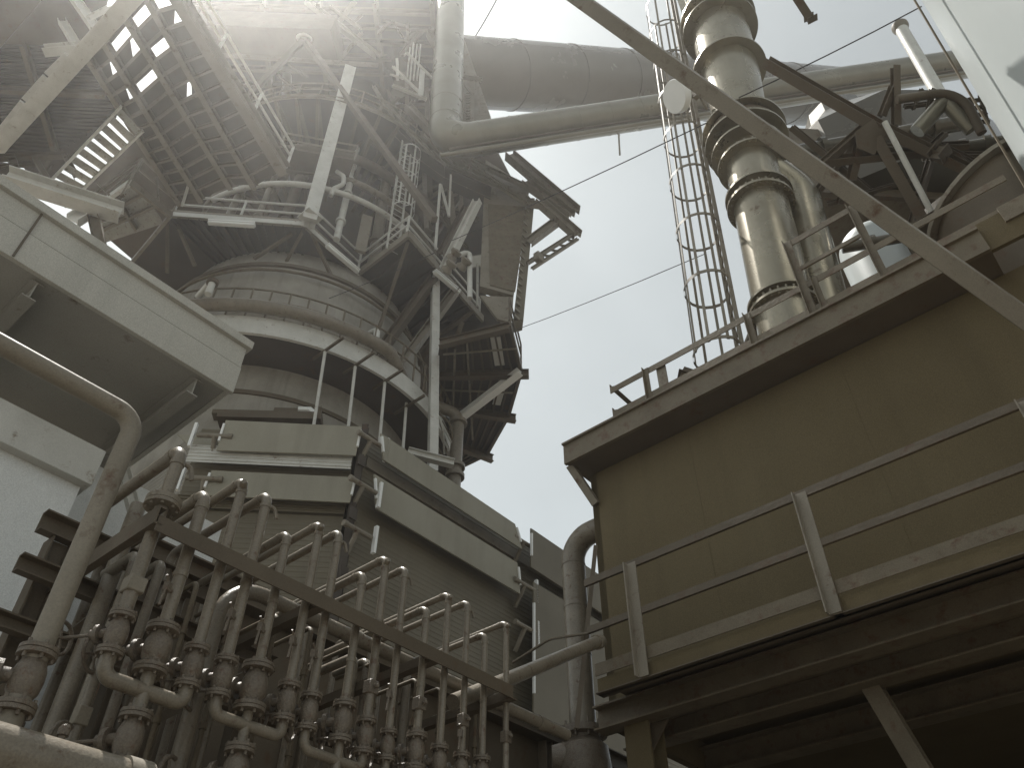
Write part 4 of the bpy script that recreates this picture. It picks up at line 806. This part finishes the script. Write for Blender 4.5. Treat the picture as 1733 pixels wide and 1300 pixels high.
# twin branch barrel
b_lo = PB(1402, 540, 2.6); b_hi = s_lo + sx_ * sp(1296, 272); bm_ = near(b_lo, 1352, 330); rB = rad(bm_, 66)
MB().tube(bend([b_lo - (bm_ - b_lo).normalized() * 2.2, bm_, b_hi + sx_ * .2], .6), rB, 36).done('branch_barrel', K['stack'], sk)
MB().lathe(b_lo, (bm_ - b_lo), [(rB * .9, -.1), (rB * 1.3, -.1), (rB * 1.3, -.04), (rB * .9, -.04)], 36).done('branch_collar', K['stack'], sk)
m = MB()
for px_, py_ in ((1345, 560), (1385, 525)): m.box(s_lo + (b_lo - s_lo) * ((px_ - 1335) / 60) - A * .3, N * .12, A * .03, ZZ * .18)
m.split('base_gusset', K['light'], sk)
for dx in (-1, 0, 1): 
    p = s_lo + sx_ * (sp(1217, 36) + .1) + (N * dx * .8 - A * (1 - abs(dx) * .6)).normalized() * rS2; MB().beam(p, p + sx_ * 1.6 + (N * dx - A) * .1, .16, .03, up=A).done('top_fin', K['stack'], sk)
# stack cage ladder
sdv = sx_; off_ = PT(1244, 470, depth(s_lo + sx_ * sp(1294, 440))); l_lo = PT(1262, 640, depth(s_lo) - .1); l_hi = near(l_lo, 1133, -30)
Lc = (l_hi - l_lo).length; hps = [.45 + 1.5 * k for k in range(int((Lc - .5) / 1.5) + 1)]
l_s = (l_hi - l_lo).normalized(); vw = (EYE - l_lo).normalized(); side_ = vw.cross(l_s).normalized()
frd = (vw * .25 + (side_ if side_.x < 0 else -side_)).normalized()
cage_ladder('stack_ladder', 'slender caged ladder with flat hoops climbing beside the stack against the sky', l_lo, l_hi, frd, .4, hps, 'mid', w=.42, bars=6, out=.3, bt=.045)
# dish
c = PT(1142, 163, depth(s_lo + sx_ * sp(1250, 150)) - .5); dn = (EYE - c).normalized(); dn = (dn + V((-.95, .25, .15))).normalized(); R_ = rad(c, 56)
t = thing('dish_antenna', 'round white drum antenna clamped to the ladder cage beside the stack', 'antenna', c)
MB().lathe(c, dn, [(0, .03), (R_ * .97, .02), (R_, 0), (R_, -.13), (R_ * .8, -.17), (R_ * .3, -.25), (0, -.26)], 40).done('drum', K['white'], t)
m = MB(); e = c - dn * .25; m.tube([e, PT(1180, 165, depth(e) + .1)], .03, 8); m.box(PT(1178, 160, depth(e)), A * .05, N * .05, ZZ * .1); m.tube([PT(1176, 145, depth(e)), PT(1196, 185, depth(e) + .1)], .025, 8); m.done('mount', K['mid'], t)

# ================================================================== 7. crossing boom
a, b = PT(938, -32, 9.0), PT(1790, 578, 6.2); t = thing('diagonal_boom', 'long weathered square-section boom slanting across the stack and roof railing', 'beam', b)
wv = rad(b, 44) * 1.5
a, b = a + (a - b) * .35, b + (b - a) * .3
MB().beam(a, b, wv, wv, up=(A * .5 + ZZ * .85)).done('bar', K['mid'], t, bevel=.006)

# ================================================================== 8. insulated pipe and big duct
Yp = 15.5
pa_ = PY(753, 243, Yp); pb_ = PY(1700, 97, Yp + .6); rp = rad(PY(1000, 200, Yp), 56); pu = near(pa_, 766, -60)
ip = thing('insulated_pipe', 'metal-clad insulated pipe coming down, bending and running level behind the stack', 'pipe', pa_)
MB().tube(bend([pu, pa_ - V((0, 0, 0)), pb_], .75, 5), rp, 40).done('cladding', K['clad'], ip)
d_ = (pb_ - pa_).normalized(); m = MB()
for s in (1.3, 2.6, 3.9, 5.2, 6.5, 7.8, 9.1): m.lathe(pa_ + d_ * s, d_, [(rp, -.03), (rp + .012, -.03), (rp + .012, .03), (rp, .03)], 40)
m.split('cladding_band', K['clad'], ip)
m = MB(); u_ = (pu - pa_).normalized()
for s in (1.4, 2.7): m.lathe(pa_ + u_ * s, u_, [(rp, -.03), (rp + .012, -.03), (rp + .012, .03), (rp, .03)], 40)
m.split('cladding_band', K['clad'], ip)
sx2 = V((1, 0, 0))
lp_ = [pa_ + u_ * s + V((.62, -.15, 0)) * (rp / .45) for s in (.8, 3.4)]
t = thing('pipe_rungs', 'row of small rung loops on the edge of the insulated pipe', 'ladder', lp_[0])
m = MB()
for k in range(14): p = lp_[0].lerp(lp_[1], k / 13); m.tube(bend([p - V((.1, 0, 0)), p + V((.05, 0, 0)), p + V((.05, 0, .1))], .03), .012, 6)
m.split('rung', K['dark'], t); 
for k, (dy, r_, mt) in enumerate([(-.62, .13, 'clad'), (-.86, .085, 'clad'), (-.74, .05, 'dark')]):
    t = thing('tracer_pipe', ['thick tracer pipe slung right below the insulated pipe', 'lower pale tracer pipe slung under the insulated pipe', 'thin dark tracer between the two slung tracer pipes'][k], 'pipe', pa_, 'tracer pipes under the insulated pipe')
    s0_ = .2 if k != 1 else -.1; oo = V((0, -.15 - .1 * k, dy * (rp + .1) / .52)); MB().tube([pa_ + d_ * s0_ + oo, pb_ + oo], r_, 14).done('pipe_run', K[mt], t)
p = PY(1047, 226, Yp - .3); t = thing('pipe_hanger', 'single short drop hanger under the slung tracer pipes', 'bracket', p); MB().beam(p, PY(1049, 262, Yp - .3), .06, .04).done('bar', K['mid'], t); MB().box(PY(1046, 226, Yp - .3), A * .09, N * .02, ZZ * .05).done('clip', K['mid'], t)
m = MB()
for s in (.7, 1.4, 3.0): p = pa_ + d_ * s; m.beam(p - ZZ * rp, p - ZZ * (rp + .6) + V((.05, -.1, 0)), .07, .04)
m.split('support', K['mid'], ip)
# big duct
da, db = PT(640, 112, 42), PT(1440, 166, 66); ra_ = rad(da, 122); 
bd = thing('downcomer_duct', 'very large dark duct sweeping away behind the stack and insulated pipe', 'duct', da)
MB().tube([da, db], [ra_, rad(db, 96)], 72).done('barrel', K['duct'], bd)
m = MB(); dd = (db - da)
for k in range(1, 9): p = da + dd * (k / 10); dn_ = dd.normalized(); r_ = ra_ + (rad(db, 96) - ra_) * k / 10; m.lathe(p, dn_, [(r_ * .99, -.08), (r_ + .035, -.08), (r_ + .035, .08), (r_ * .99, .08)], 72)
m.split('seam_strap', K['duct'], bd)

# ================================================================== 9. plant behind the bunker roof
t = thing('goose_neck_pipe', 'thick goose-neck pipe rising from a big valve and bending into the bunker', 'pipe', at(PA(985, 1240, .2), 0))
gb = PB(988, 1250, 1.3); r_ = rad(gb, 46); gt = PB(966, 905, 1.3); gt = at(gb, zat(gb, 916)); ge = gt - N * 1.2
MB().tube(bend([at(gb, 0), gt, ge], r_ * 2.1, 10), r_, 28).done('pipe_run', K['pipe'], t)
m = MB()
for y in (958, 1030, 1110): m.lathe(at(gb, zat(gb, y)), ZZ, [(r_ * .9, -.012), (r_ * 1.04, -.012), (r_ * 1.04, .012), (r_ * .9, .012)], 28)
m.split('weld_band', K['pipe'], t)
vz = zat(gb, 1285); m = MB().lathe(at(gb, vz), ZZ, [(r_, -.5), (r_ * 1.6, -.4), (r_ * 1.9, -.1), (r_ * 1.75, .12), (r_ * 1.2, .2), (r_ * 1.2, .24), (r_ * 1.75, .25), (r_ * 1.75, .33), (r_, .34)], 30); m.bolts(at(gb, vz + .2), ZZ, r_ * 1.5, 10, .014, .2); vb = m.done('valve_body', K['valve'], t)
MB().tube([at(gb, vz), at(gb, vz) - A * .25 + N * .3], [r_ * 1.5, r_ * .9], 18).done('bonnet', K['valve'], vb)
a, b = PA(868, 1147, .25), PB(1016, 1085, -.12); a = a + (a - b) * .5; t = thing('capped_pipe', 'level capped pipe end passing in front of the goose-neck pipe', 'pipe', a); r2_ = rad(b, 20)
MB().tube([a, b], r2_, 18).done('pipe_run', K['pipe'], t); MB().lathe(b - (b - a).normalized() * .02, (b - a), [(r2_ * 1.25, -.08), (r2_ * 1.25, 0), (r2_ * 1.05, .03), (0, .05)], 18).done('cap', K['mid'], t)
bars('thin_prop', 'thin prop between goose-neck pipe and bunker corner', 'strut', [(1008, 925, 8.4, 976, 1235, 8.3, .05)], 'dark')
# hoppers and tank behind
Yw = 22.0; g0 = at(PT(1500, 338, 17), 0)
def PG(x, y, o=0): return PL(x, y, g0 + n1 * o, n1)
ht = thing('gas_washer', 'big dull plate washer box with flat underside and a sloping cone behind the roof railing', 'tank', PG(1500, 338))
q = [PG(x, y) for x, y in ((1366, 341), (1300, 200), (1560, 205), (1800, 330))]; zz_ = (q[0].z + PG(1690, 337).z) / 2
wa, wb = PG(1368, 341), PG(1850, 335); wa.z = wb.z = zz_; zt2 = PG(1600, 228).z
MB().plate([wa, wb, at(wb, zt2), at(wa, zt2 - .2)], -n1 * .25).done('front_plate', K['rail'], ht)
MB().plate([wa - n1 * .252, wb - n1 * .252, wb - n1 * 7, wa - n1 * 7], ZZ * .1).done('under_plate', K['rail'], ht)
MB().beam(wa + n1 * .03 + ZZ * .05, wb + n1 * .03 + ZZ * .05, .1, .14).done('bottom_angle', K['dark'], ht)
hc_ = PG(1440, 250, -1.8); hcz = zt2 + 2.5
MB().lathe(at(hc_, 0), ZZ, [(2.9, zz_ + .4), (2.9, zt2 + .1), (1.0, hcz + .6), (.9, hcz + 1.2)], 12).done('cone', K['duct'], ht, smooth=False)
for i_, (x, y, dd_, R_, mt, lab) in enumerate([(1478, 420, 15.5, 56, 'tank', 'pale round-headed vessel with sunlit top behind the raised railing'), (1562, 438, 15, 46, 'tank', 'smaller pale round-headed vessel beyond the diagonal boom'), (1640, 400, 17, 70, 'tank', 'pale drum showing a bright sliver under the dark tank')]):
    c_ = PT(x, y, dd_); r_ = rad(c_, R_ * 2); t = thing('round_vessel', lab, 'tank', c_ - ZZ * 3, 'round-headed vessels behind the bunker roof railing')
    MB().lathe(c_ - ZZ * 3, ZZ, [(r_, 0), (r_, 3 - r_ * .1)] + [(r_ * math.cos(a_), 3 - r_ * .1 + r_ * .75 * math.sin(a_)) for a_ in [k * math.pi / 16 for k in range(1, 8)]] + [(0, 3 + r_ * .65)], 36).done('shell', K[mt], t)
t = thing('flat_silo', 'low dark silo wall behind the far end of the roof railing', 'tank', PT(1640, 460, 14)); c_ = PT(1690, 420, 15.5); MB().lathe(c_ - ZZ * 3.5, ZZ, [(2.3, 0), (2.3, 3.1), (.3, 3.5), (0, 3.5)], 48)  .done('shell', K['dark'], t)
t = thing('round_ended_tank', 'dark horizontal tank with rounded end below the white silo', 'tank', PT(1700, 300, 11)); c_ = PT(1668, 330, 11.4); MB().lathe(c_, PT(1800, 420, 10.5) - c_, [(0, -.3), (.5, -.22), (.85, 0), (.95, .3), (.95, 3)], 40)  .done('shell', K['dark'], t)
MB().lathe(c_, PT(1800, 420, 10.5) - c_, [(.94, .12), (1.04, .12), (1.04, .18), (.94, .18)], 40).done('rim', K['mid'], t)
def barsT(name, lab, cat, lst, mt, part='bar', rnd=False):
    t = None
    for x, y, d0, x2, y2, d1, w in lst:
        a, b = PT(x, y, d0), PT(x2, y2, d1)
        if t is None: t = thing(name, lab, cat, a)
        (MB().tube([a, b], w / 2, 14) if rnd else MB().ib(a, b, w, w * 1.1)).done(part, K[mt], t)
    return t
barsT('long_strut', 'long dark strut descending from the stack collar to the dark tank', 'strut', [(1296, 104, 13.6, 1490, 216, 12.8, .17), (1490, 214, 12.8, 1690, 312, 12, .15)], 'dark')
barsT('beam_cross', 'dark cross frame of beams meeting at a gusset behind the diagonal boom', 'frame', [(1375, 292, 13, 1462, 216, 12.9, .12), (1395, 273, 13, 1565, 256, 12.7, .13), (1515, 112, 12.9, 1517, 214, 12.8, .11), (1492, 196, 12.9, 1512, 145, 12.9, .1), (1484, 235, 12.8, 1578, 400, 12.4, .16), (1440, 305, 13, 1455, 240, 12.9, .12), (1436, 310, 13.1, 1452, 240, 13.1, .06)], 'dark', 'member')
t = thing('joint_gusset', 'dark square gusset where the cross frame members meet', 'plate', PT(1470, 225, 12.75)); MB().plate([PT(x, y, 12.72) for x, y in ((1448, 222), (1478, 200), (1500, 225), (1480, 262), (1452, 250))], FW * .04).done('sheet', K['dark'], t)
barsT('sunlit_post', 'slim post, shaded above and bright in its lower sunlit part', 'post', [(1497, 206, 12.5, 1612, 428, 11.9, .09)], 'light', rnd=True)
barsT('strut_joint', 'small joint block halfway along the long strut', 'bracket', [(1582, 268, 12.3, 1598, 248, 12.3, .2)], 'dark')
barsT('roof_ibeam', 'dark beam rising past the rounded vessel toward the dark tank', 'beam', [(1545, 392, 12, 1690, 305, 11.8, .16)], 'dark')
barsT('vee_pipes', 'two short pipes meeting in an upside-down vee above the dark tank', 'pipe', [(1552, 222, 12.6, 1596, 172, 12.6, .24), (1600, 172, 12.6, 1645, 220, 12.4, .22)], 'clad', 'pipe_run', True)
t = thing('arched_pipe', 'dark arched pipe curving over the vee pipes beside the white silo', 'pipe', PT(1520, 165, 12.4)); MB().tube(bend([PT(1518, 168, 12.6), PT(1625, 152, 12.5), PT(1662, 225, 12.2)], .7), .07, 14).done('pipe_run', K['dark'], t)
barsT('high_rungs', 'short ladder rungs and rods with sky between them near the arched pipe', 'ladder', [(1640, 165, 12.8, 1652, 215, 12.8, .07), (1658, 160, 12.8, 1672, 210, 12.8, .05)] + [(1636 + 4 * k, 172 + 12 * k, 12.8, 1662 + 4 * k, 168 + 12 * k, 12.8, .05) for k in range(4)] + [(1545, 185, 13, 1560, 150, 13, .05), (1578, 150, 12.7, 1572, 185, 12.7, .07), (1530, 180, 13, 1600, 172, 13, .06)], 'dark')
p = PT(1524, 46, 17); q = near(p, 1560, 108); t = thing('vent_stack', 'thin pale vent stack with flared cap above the insulated pipe', 'chimney', q); dd = (p - q).normalized(); MB().tube([q - dd * 1.5, p], rad(p, 20), 18).done('barrel', K['light'], t); MB().lathe(p, dd, [(rad(p, 20), -.12), (rad(p, 27), 0), (rad(p, 27), .06), (rad(p, 20), .05)], 20).done('cap', K['mid'], t)
barsT('hanging_bracket', 'dark bracket end hanging into the sky at the top of the picture beyond the stack', 'bracket', [(1335, -25, 12, 1372, 32, 12, .12), (1337, -22, 12, 1215, -75, 13.6, .12), (1364, 34, 12, 1380, 26, 12, .1)], 'dark')
# white silo
t = thing('white_silo', 'huge pale sunlit silo wall with a seam filling the upper corner', 'tank', PT(1733, 60, 9))
w_lo, w_hi = PT(1790, 385, 9.4), PT(1545, -25, 11.6)
ax_ = (w_hi - w_lo).normalized(); sid = ax_.cross((EYE - w_lo)).normalized(); sid = sid if sid.x > 0 else -sid
cax = w_lo + sid * 2.6; MB().lathe(cax, ax_, [(2.6, -.3), (2.6, 9)], 72).done('shell', K['tank'], t)
MB().lathe(cax, ax_, [(.2, -.32), (2.63, -.32), (2.63, -.22), (2.6, -.2)], 72).done('base_ring', K['mid'], t)
m = MB(); vv = (EYE - cax); vv = (vv - ax_ * vv.dot(ax_)).normalized(); an = math.acos(2.6 / (EYE - cax).length) - .12
sv = vv * math.cos(an) - sid * math.sin(an); m.beam(cax + sv * 2.6 - ax_ * .2, cax + sv * 2.6 + ax_ * 8, .03, .02, up=sv); m.done('seam', K['rail'], t)
# wires
for i, (x, y, d0, x2, y2, d1, lab) in enumerate([(557, 505, 20, 735, 428, 19, 'thin cable sloping over the furnace shell'), (765, 407, 19, 1195, 208, 13.5, 'thin cable from the platform up to the stack ladder'), (868, 560, 22, 1192, 430, 14, 'faint cable crossing open sky low down'), (1250, 165, 14, 1560, 10, 13, 'thin cable rising from the stack past the vent stack'), (805, 60, 16, 845, -10, 16, 'short thin cable at the top edge above the duct')]):
    a, b = PT(x, y, d0), PT(x2, y2, d1); t = thing('overhead_cable', lab, 'cable', a, 'thin overhead cables'); mid_ = a.lerp(b, .5) - ZZ * .05; MB().tube([a, a.lerp(b, .25) - ZZ * .04, mid_, a.lerp(b, .75) - ZZ * .04, b], .011 if i != 2 else .008, 6).done('strand', K['cable'], t)

# ---- more furnace-top steel, pipes and stairs
def rim(z, r, q): return axz(z) + (toC * math.cos(math.radians(q)) + ZZ.cross(toC) * math.sin(math.radians(q))) * r
uw = thing('upper_ring_walkway', 'high dark ring walkway round the furnace top with thin railing and deep brackets', 'walkway', axz(32))
RQ = list(range(-88, 100, 8))
for a, b in zip(RQ, RQ[1:]):
    p = [rim(32, 6.0, a), rim(32, 6.0, b), rim(32, 3.0, b), rim(32, 3.0, a)]; MB().plate(p, (0, 0, .08)).done('floor_plate', K['undershade'], uw)
    MB().ch(p[0] - ZZ * .05, p[1] - ZZ * .05, .08, .26).done('edge_beam', K['mid'], uw); MB().ib(p[0].lerp(p[3], .02) - ZZ * .16, p[3] - ZZ * .16, .12, .22).done('radial_beam', K['dark'], uw)
    MB().beam(p[0] - ZZ * .2, rim(29.6, 2.7, a), .12, .12).done('bracket', K['dark'], uw)
handrail(uw, [rim(32.1, 5.95, q) for q in RQ], 1.1, .03, 3, 'mid', toe=False)
for k, (q, r, R_, z0, z1, mt, lab) in enumerate([(-52, .16, 4.6, 24.4, 34, 'pipe', 'brown downpipe far round the furnace past the gallery'), (-30, .11, 4.9, 24.4, 31.9, 'mid', 'slim downpipe left of the pale column behind the railing'), (-21, .2, 4.3, 24.4, 36, 'dark', 'dark thick downpipe behind the ring pipe saddle'), (4, .12, 5.1, 24.4, 31.9, 'light', 'pale slim downpipe straight behind the pale column'), (24, .22, 4.5, 24.4, 36, 'pipe', 'brown thick downpipe between pale column and caged ladder'), (33, .1, 5.0, 24.4, 31.9, 'mid', 'slim downpipe just before the caged ladder'), (47, .18, 4.6, 24.4, 35, 'dark', 'dark downpipe behind the caged ladder'), (58, .14, 5.2, 24.4, 34, 'mid', 'grey downpipe beyond the caged ladder'), (72, .2, 5.0, 24.4, 34, 'pipe', 'brown downpipe deep behind the zigzag rods')]):
    a, b = rim(z0, R_, q), rim(z1, R_ * .93, q); t = thing('furnace_downpipe', lab, 'pipe', a, 'downpipes round the upper furnace')
    MB().tube(bend([a, a.lerp(b, .55), a.lerp(b, .62) - (a - axz(z0)) * .12, b - (a - axz(z0)) * .12], .3), r, 12).done('pipe_run', K[mt], t)
    m = MB()
    for s in (.15, .4, .8): c = a.lerp(b, s) - ((a - axz(z0)) * .12 if s > .6 else V()); m.lathe(c, b - a, [(r, -.06), (r * 1.5, -.06), (r * 1.5, .06), (r, .06)], 14)
    m.split('flange', K[mt], t)
for z, R_, r, mt, lab in ((28.2, 5.0, .13, 'mid', 'grey ring main curving round the furnace above the pale ring pipe'), (30.2, 4.7, .2, 'dark', 'dark thick ring main under the high walkway'), (22.3, 5.0, .05, 'rail', 'thin brown ring line hugging the shell under the platform')):
    t = thing('ring_main', lab, 'pipe', axz(z), 'ring mains round the furnace'); MB().tube([rim(z, R_, q) for q in range(-80, 96, 5)], r, 10).done('pipe_run', K[mt], t)
# stair from the platform up to the high walkway
for k, (q0, q1, z0, z1, lab) in enumerate([(52, 76, 24.3, 28.2, 'steep stair rising behind the caged ladder'), (78, 50, 28.2, 32, 'steep stair doubling back up to the high walkway')]):
    a, b, c, d = rim(z0, 5.5, q0), rim(z1, 5.5, q1), rim(z0, 6.2, q0), rim(z1, 6.2, q1); t = thing('steep_stair', lab, 'stairs', a, 'steep stairs round the furnace')
    for p, q in ((a, b), (c, d)):
        MB().ch(p, q, .05, .2).done('stringer', K['mid'], t)
        hr = MB().tube([p + ZZ * 1.0, q + ZZ * 1.0], .03, 8); hr.tube([p + ZZ * .55, q + ZZ * .55], .025, 8); hr.split('handrail', K['mid'], t)
    n = 14
    for j in range(n): s = (j + .5) / n; MB().plate([a.lerp(b, s - .015), c.lerp(d, s - .015), c.lerp(d, s + .015), a.lerp(b, s + .015)], (0, 0, .03)).done('tread', K['mid'], t)
# clutter along the sky side of the tower
bars('sky_side_bracing', 'dense lattice of dark members between insulated pipe and plated shaft', 'bracing', [(640, 175, 17.6, 745, 300, 18, .2), (655, 150, 17.8, 700, 260, 18, .14), (700, 170, 18, 640, 260, 18, .14), (735, 180, 18, 690, 300, 18, .18), (745, 230, 18.2, 800, 330, 18.2, .16), (800, 300, 18.4, 735, 400, 18.4, .16), (722, 150, 18, 728, 330, 18.4, .22), (688, 130, 18, 692, 290, 18.4, .18), (760, 290, 18.2, 762, 420, 18.4, .2), (640, 240, 18, 800, 300, 18.2, .14), (660, 330, 18.2, 810, 372, 18.3, .16), (690, 300, 18.1, 790, 420, 18.3, .12)], 'dark', 'member')
bars('sky_side_pipes', 'bunch of brown pipes running up the sky side of the tower', 'pipe', [(752, 225, 17.9, 770, 400, 17.9, .2), (771, 220, 18, 786, 400, 18, .14), (715, 225, 18.4, 722, 390, 18.3, .18), (676, 190, 18.3, 682, 300, 18.3, .16)], 'pipe', 'pipe_run')
hp = [PY(x, y, Y) for x, y, Y in ((640, 200, 17.2), (700, 262, 17.2), (752, 300, 17.3), (830, 335, 17.5))]
t = thing('slanting_catwalk', 'narrow catwalk with tube railing slanting behind the edge beams toward the plated shaft', 'walkway', hp[0])
for a, b in zip(hp, hp[1:]): d_ = (b - a).cross(ZZ).normalized() * .45; MB().plate([a - d_, b - d_, b + d_, a + d_], (0, 0, .07)).done('floor_plate', K['undershade'], t)
handrail(t, hp, 1.1, .035, 1.4, 'mid', toe=True)
bars('under_platform_struts', 'dark struts fanning under the platform toward the faceted canopy', 'strut', [(690, 430, 23.5, 640, 560, 20.5, .18), (800, 525, 23.8 - 4, 700, 600, 21.2, .16), (745, 560, 20, 690, 640, 21.5, .16), (782, 545, 19.4, 730, 690, 21, .14), (700, 500, 20.6, 690, 620, 21.3, .12)], 'dark')
for k, (x, y) in enumerate(((846, 575), (826, 655), (800, 720))): pass
t = thing('canopy_conduits', 'thin conduits clipped under the faceted canopy', 'pipe', PZ(790, 600, 20))
m = MB()
for x0, y0, x1, y1 in ((770, 590, 765, 740), (790, 575, 800, 745), (750, 600, 875, 590), (748, 660, 868, 665)): m.tube([PZ(x0, y0, 20.0), PZ(x1, y1, 20.0)], .035, 8)
m.split('conduit', K['mid'], t)
# plant beyond the bunker roof
barsT_ = [(1340, 215, 14.5, 1480, 330, 14, .1), (1372, 340, 14.2, 1448, 235, 14, .1), (1500, 250, 13.6, 1640, 245, 13.2, .1), (1575, 270, 13.3, 1540, 390, 13, .09), (1490, 262, 13.5, 1700, 262, 13, .08), (1620, 262, 13, 1690, 330, 12.6, .1), (1400, 345, 14, 1560, 300, 13.6, .06), (1455, 262, 13.6, 1420, 345, 13.8, .09), (1540, 220, 13.4, 1700, 300, 12.8, .09), (1600, 225, 13, 1560, 262, 13, .08)]
bT = None
for x, y, d0, x2, y2, d1, w_ in barsT_:
    a, b = PT(x, y, d0), PT(x2, y2, d1)
    if bT is None: bT = thing('plant_bracing', 'dark secondary bracing crossing in front of the washer box', 'bracing', a)
    MB().ib(a, b, w_, w_ * 1.2).done('member', K['dark'], bT)
for k, (x, y, d0, x2, y2, d1, r_, lab) in enumerate([(1330, 262, 16, 1640, 205, 16, .16, 'thin dark main running level in front of the washer cone'), (1560, 262, 14, 1700, 240, 13.5, .12, 'short dark main beside the vee pipes'), (1425, 420, 13, 1690, 372, 12.4, .09, 'pipe running level low behind the roof railing')]):
    a, b = PT(x, y, d0), PT(x2, y2, d1); t = thing('plant_main', lab, 'pipe', a, 'mains behind the bunker roof'); MB().tube([a, b], r_, 14).done('pipe_run', K['duct'], t)
    m = MB()
    for s in (.2, .5, .8): m.lathe(a.lerp(b, s), b - a, [(r_, -.05), (r_ * 1.4, -.05), (r_ * 1.4, .05), (r_, .05)], 16)
    m.split('flange', K['duct'], t)
# ------------------------------------------------------------------ haze volume added to stand in for lens veil and sun glow
hz_ = MB().box((0, 32, 32), (46, 0, 0), (0, 44, 0), (0, 0, 33.5)).done('haze', K['dark'], smooth=False); struct(hz_, 'stuff')
hm = bpy.data.materials.new('veil_haze'); hm.use_nodes = True; nt = hm.node_tree; nt.nodes.remove(nt.nodes['Principled BSDF'])
pv = nt.nodes.new('ShaderNodeVolumePrincipled'); pv.inputs['Color'].default_value = (.95, .945, .935, 1); pv.inputs['Density'].default_value = HAZE; pv.inputs['Anisotropy'].default_value = .8
nt.links.new(pv.outputs[0], nt.nodes['Material Output'].inputs['Volume']); hz_.data.materials.clear(); hz_.data.materials.append(hm)
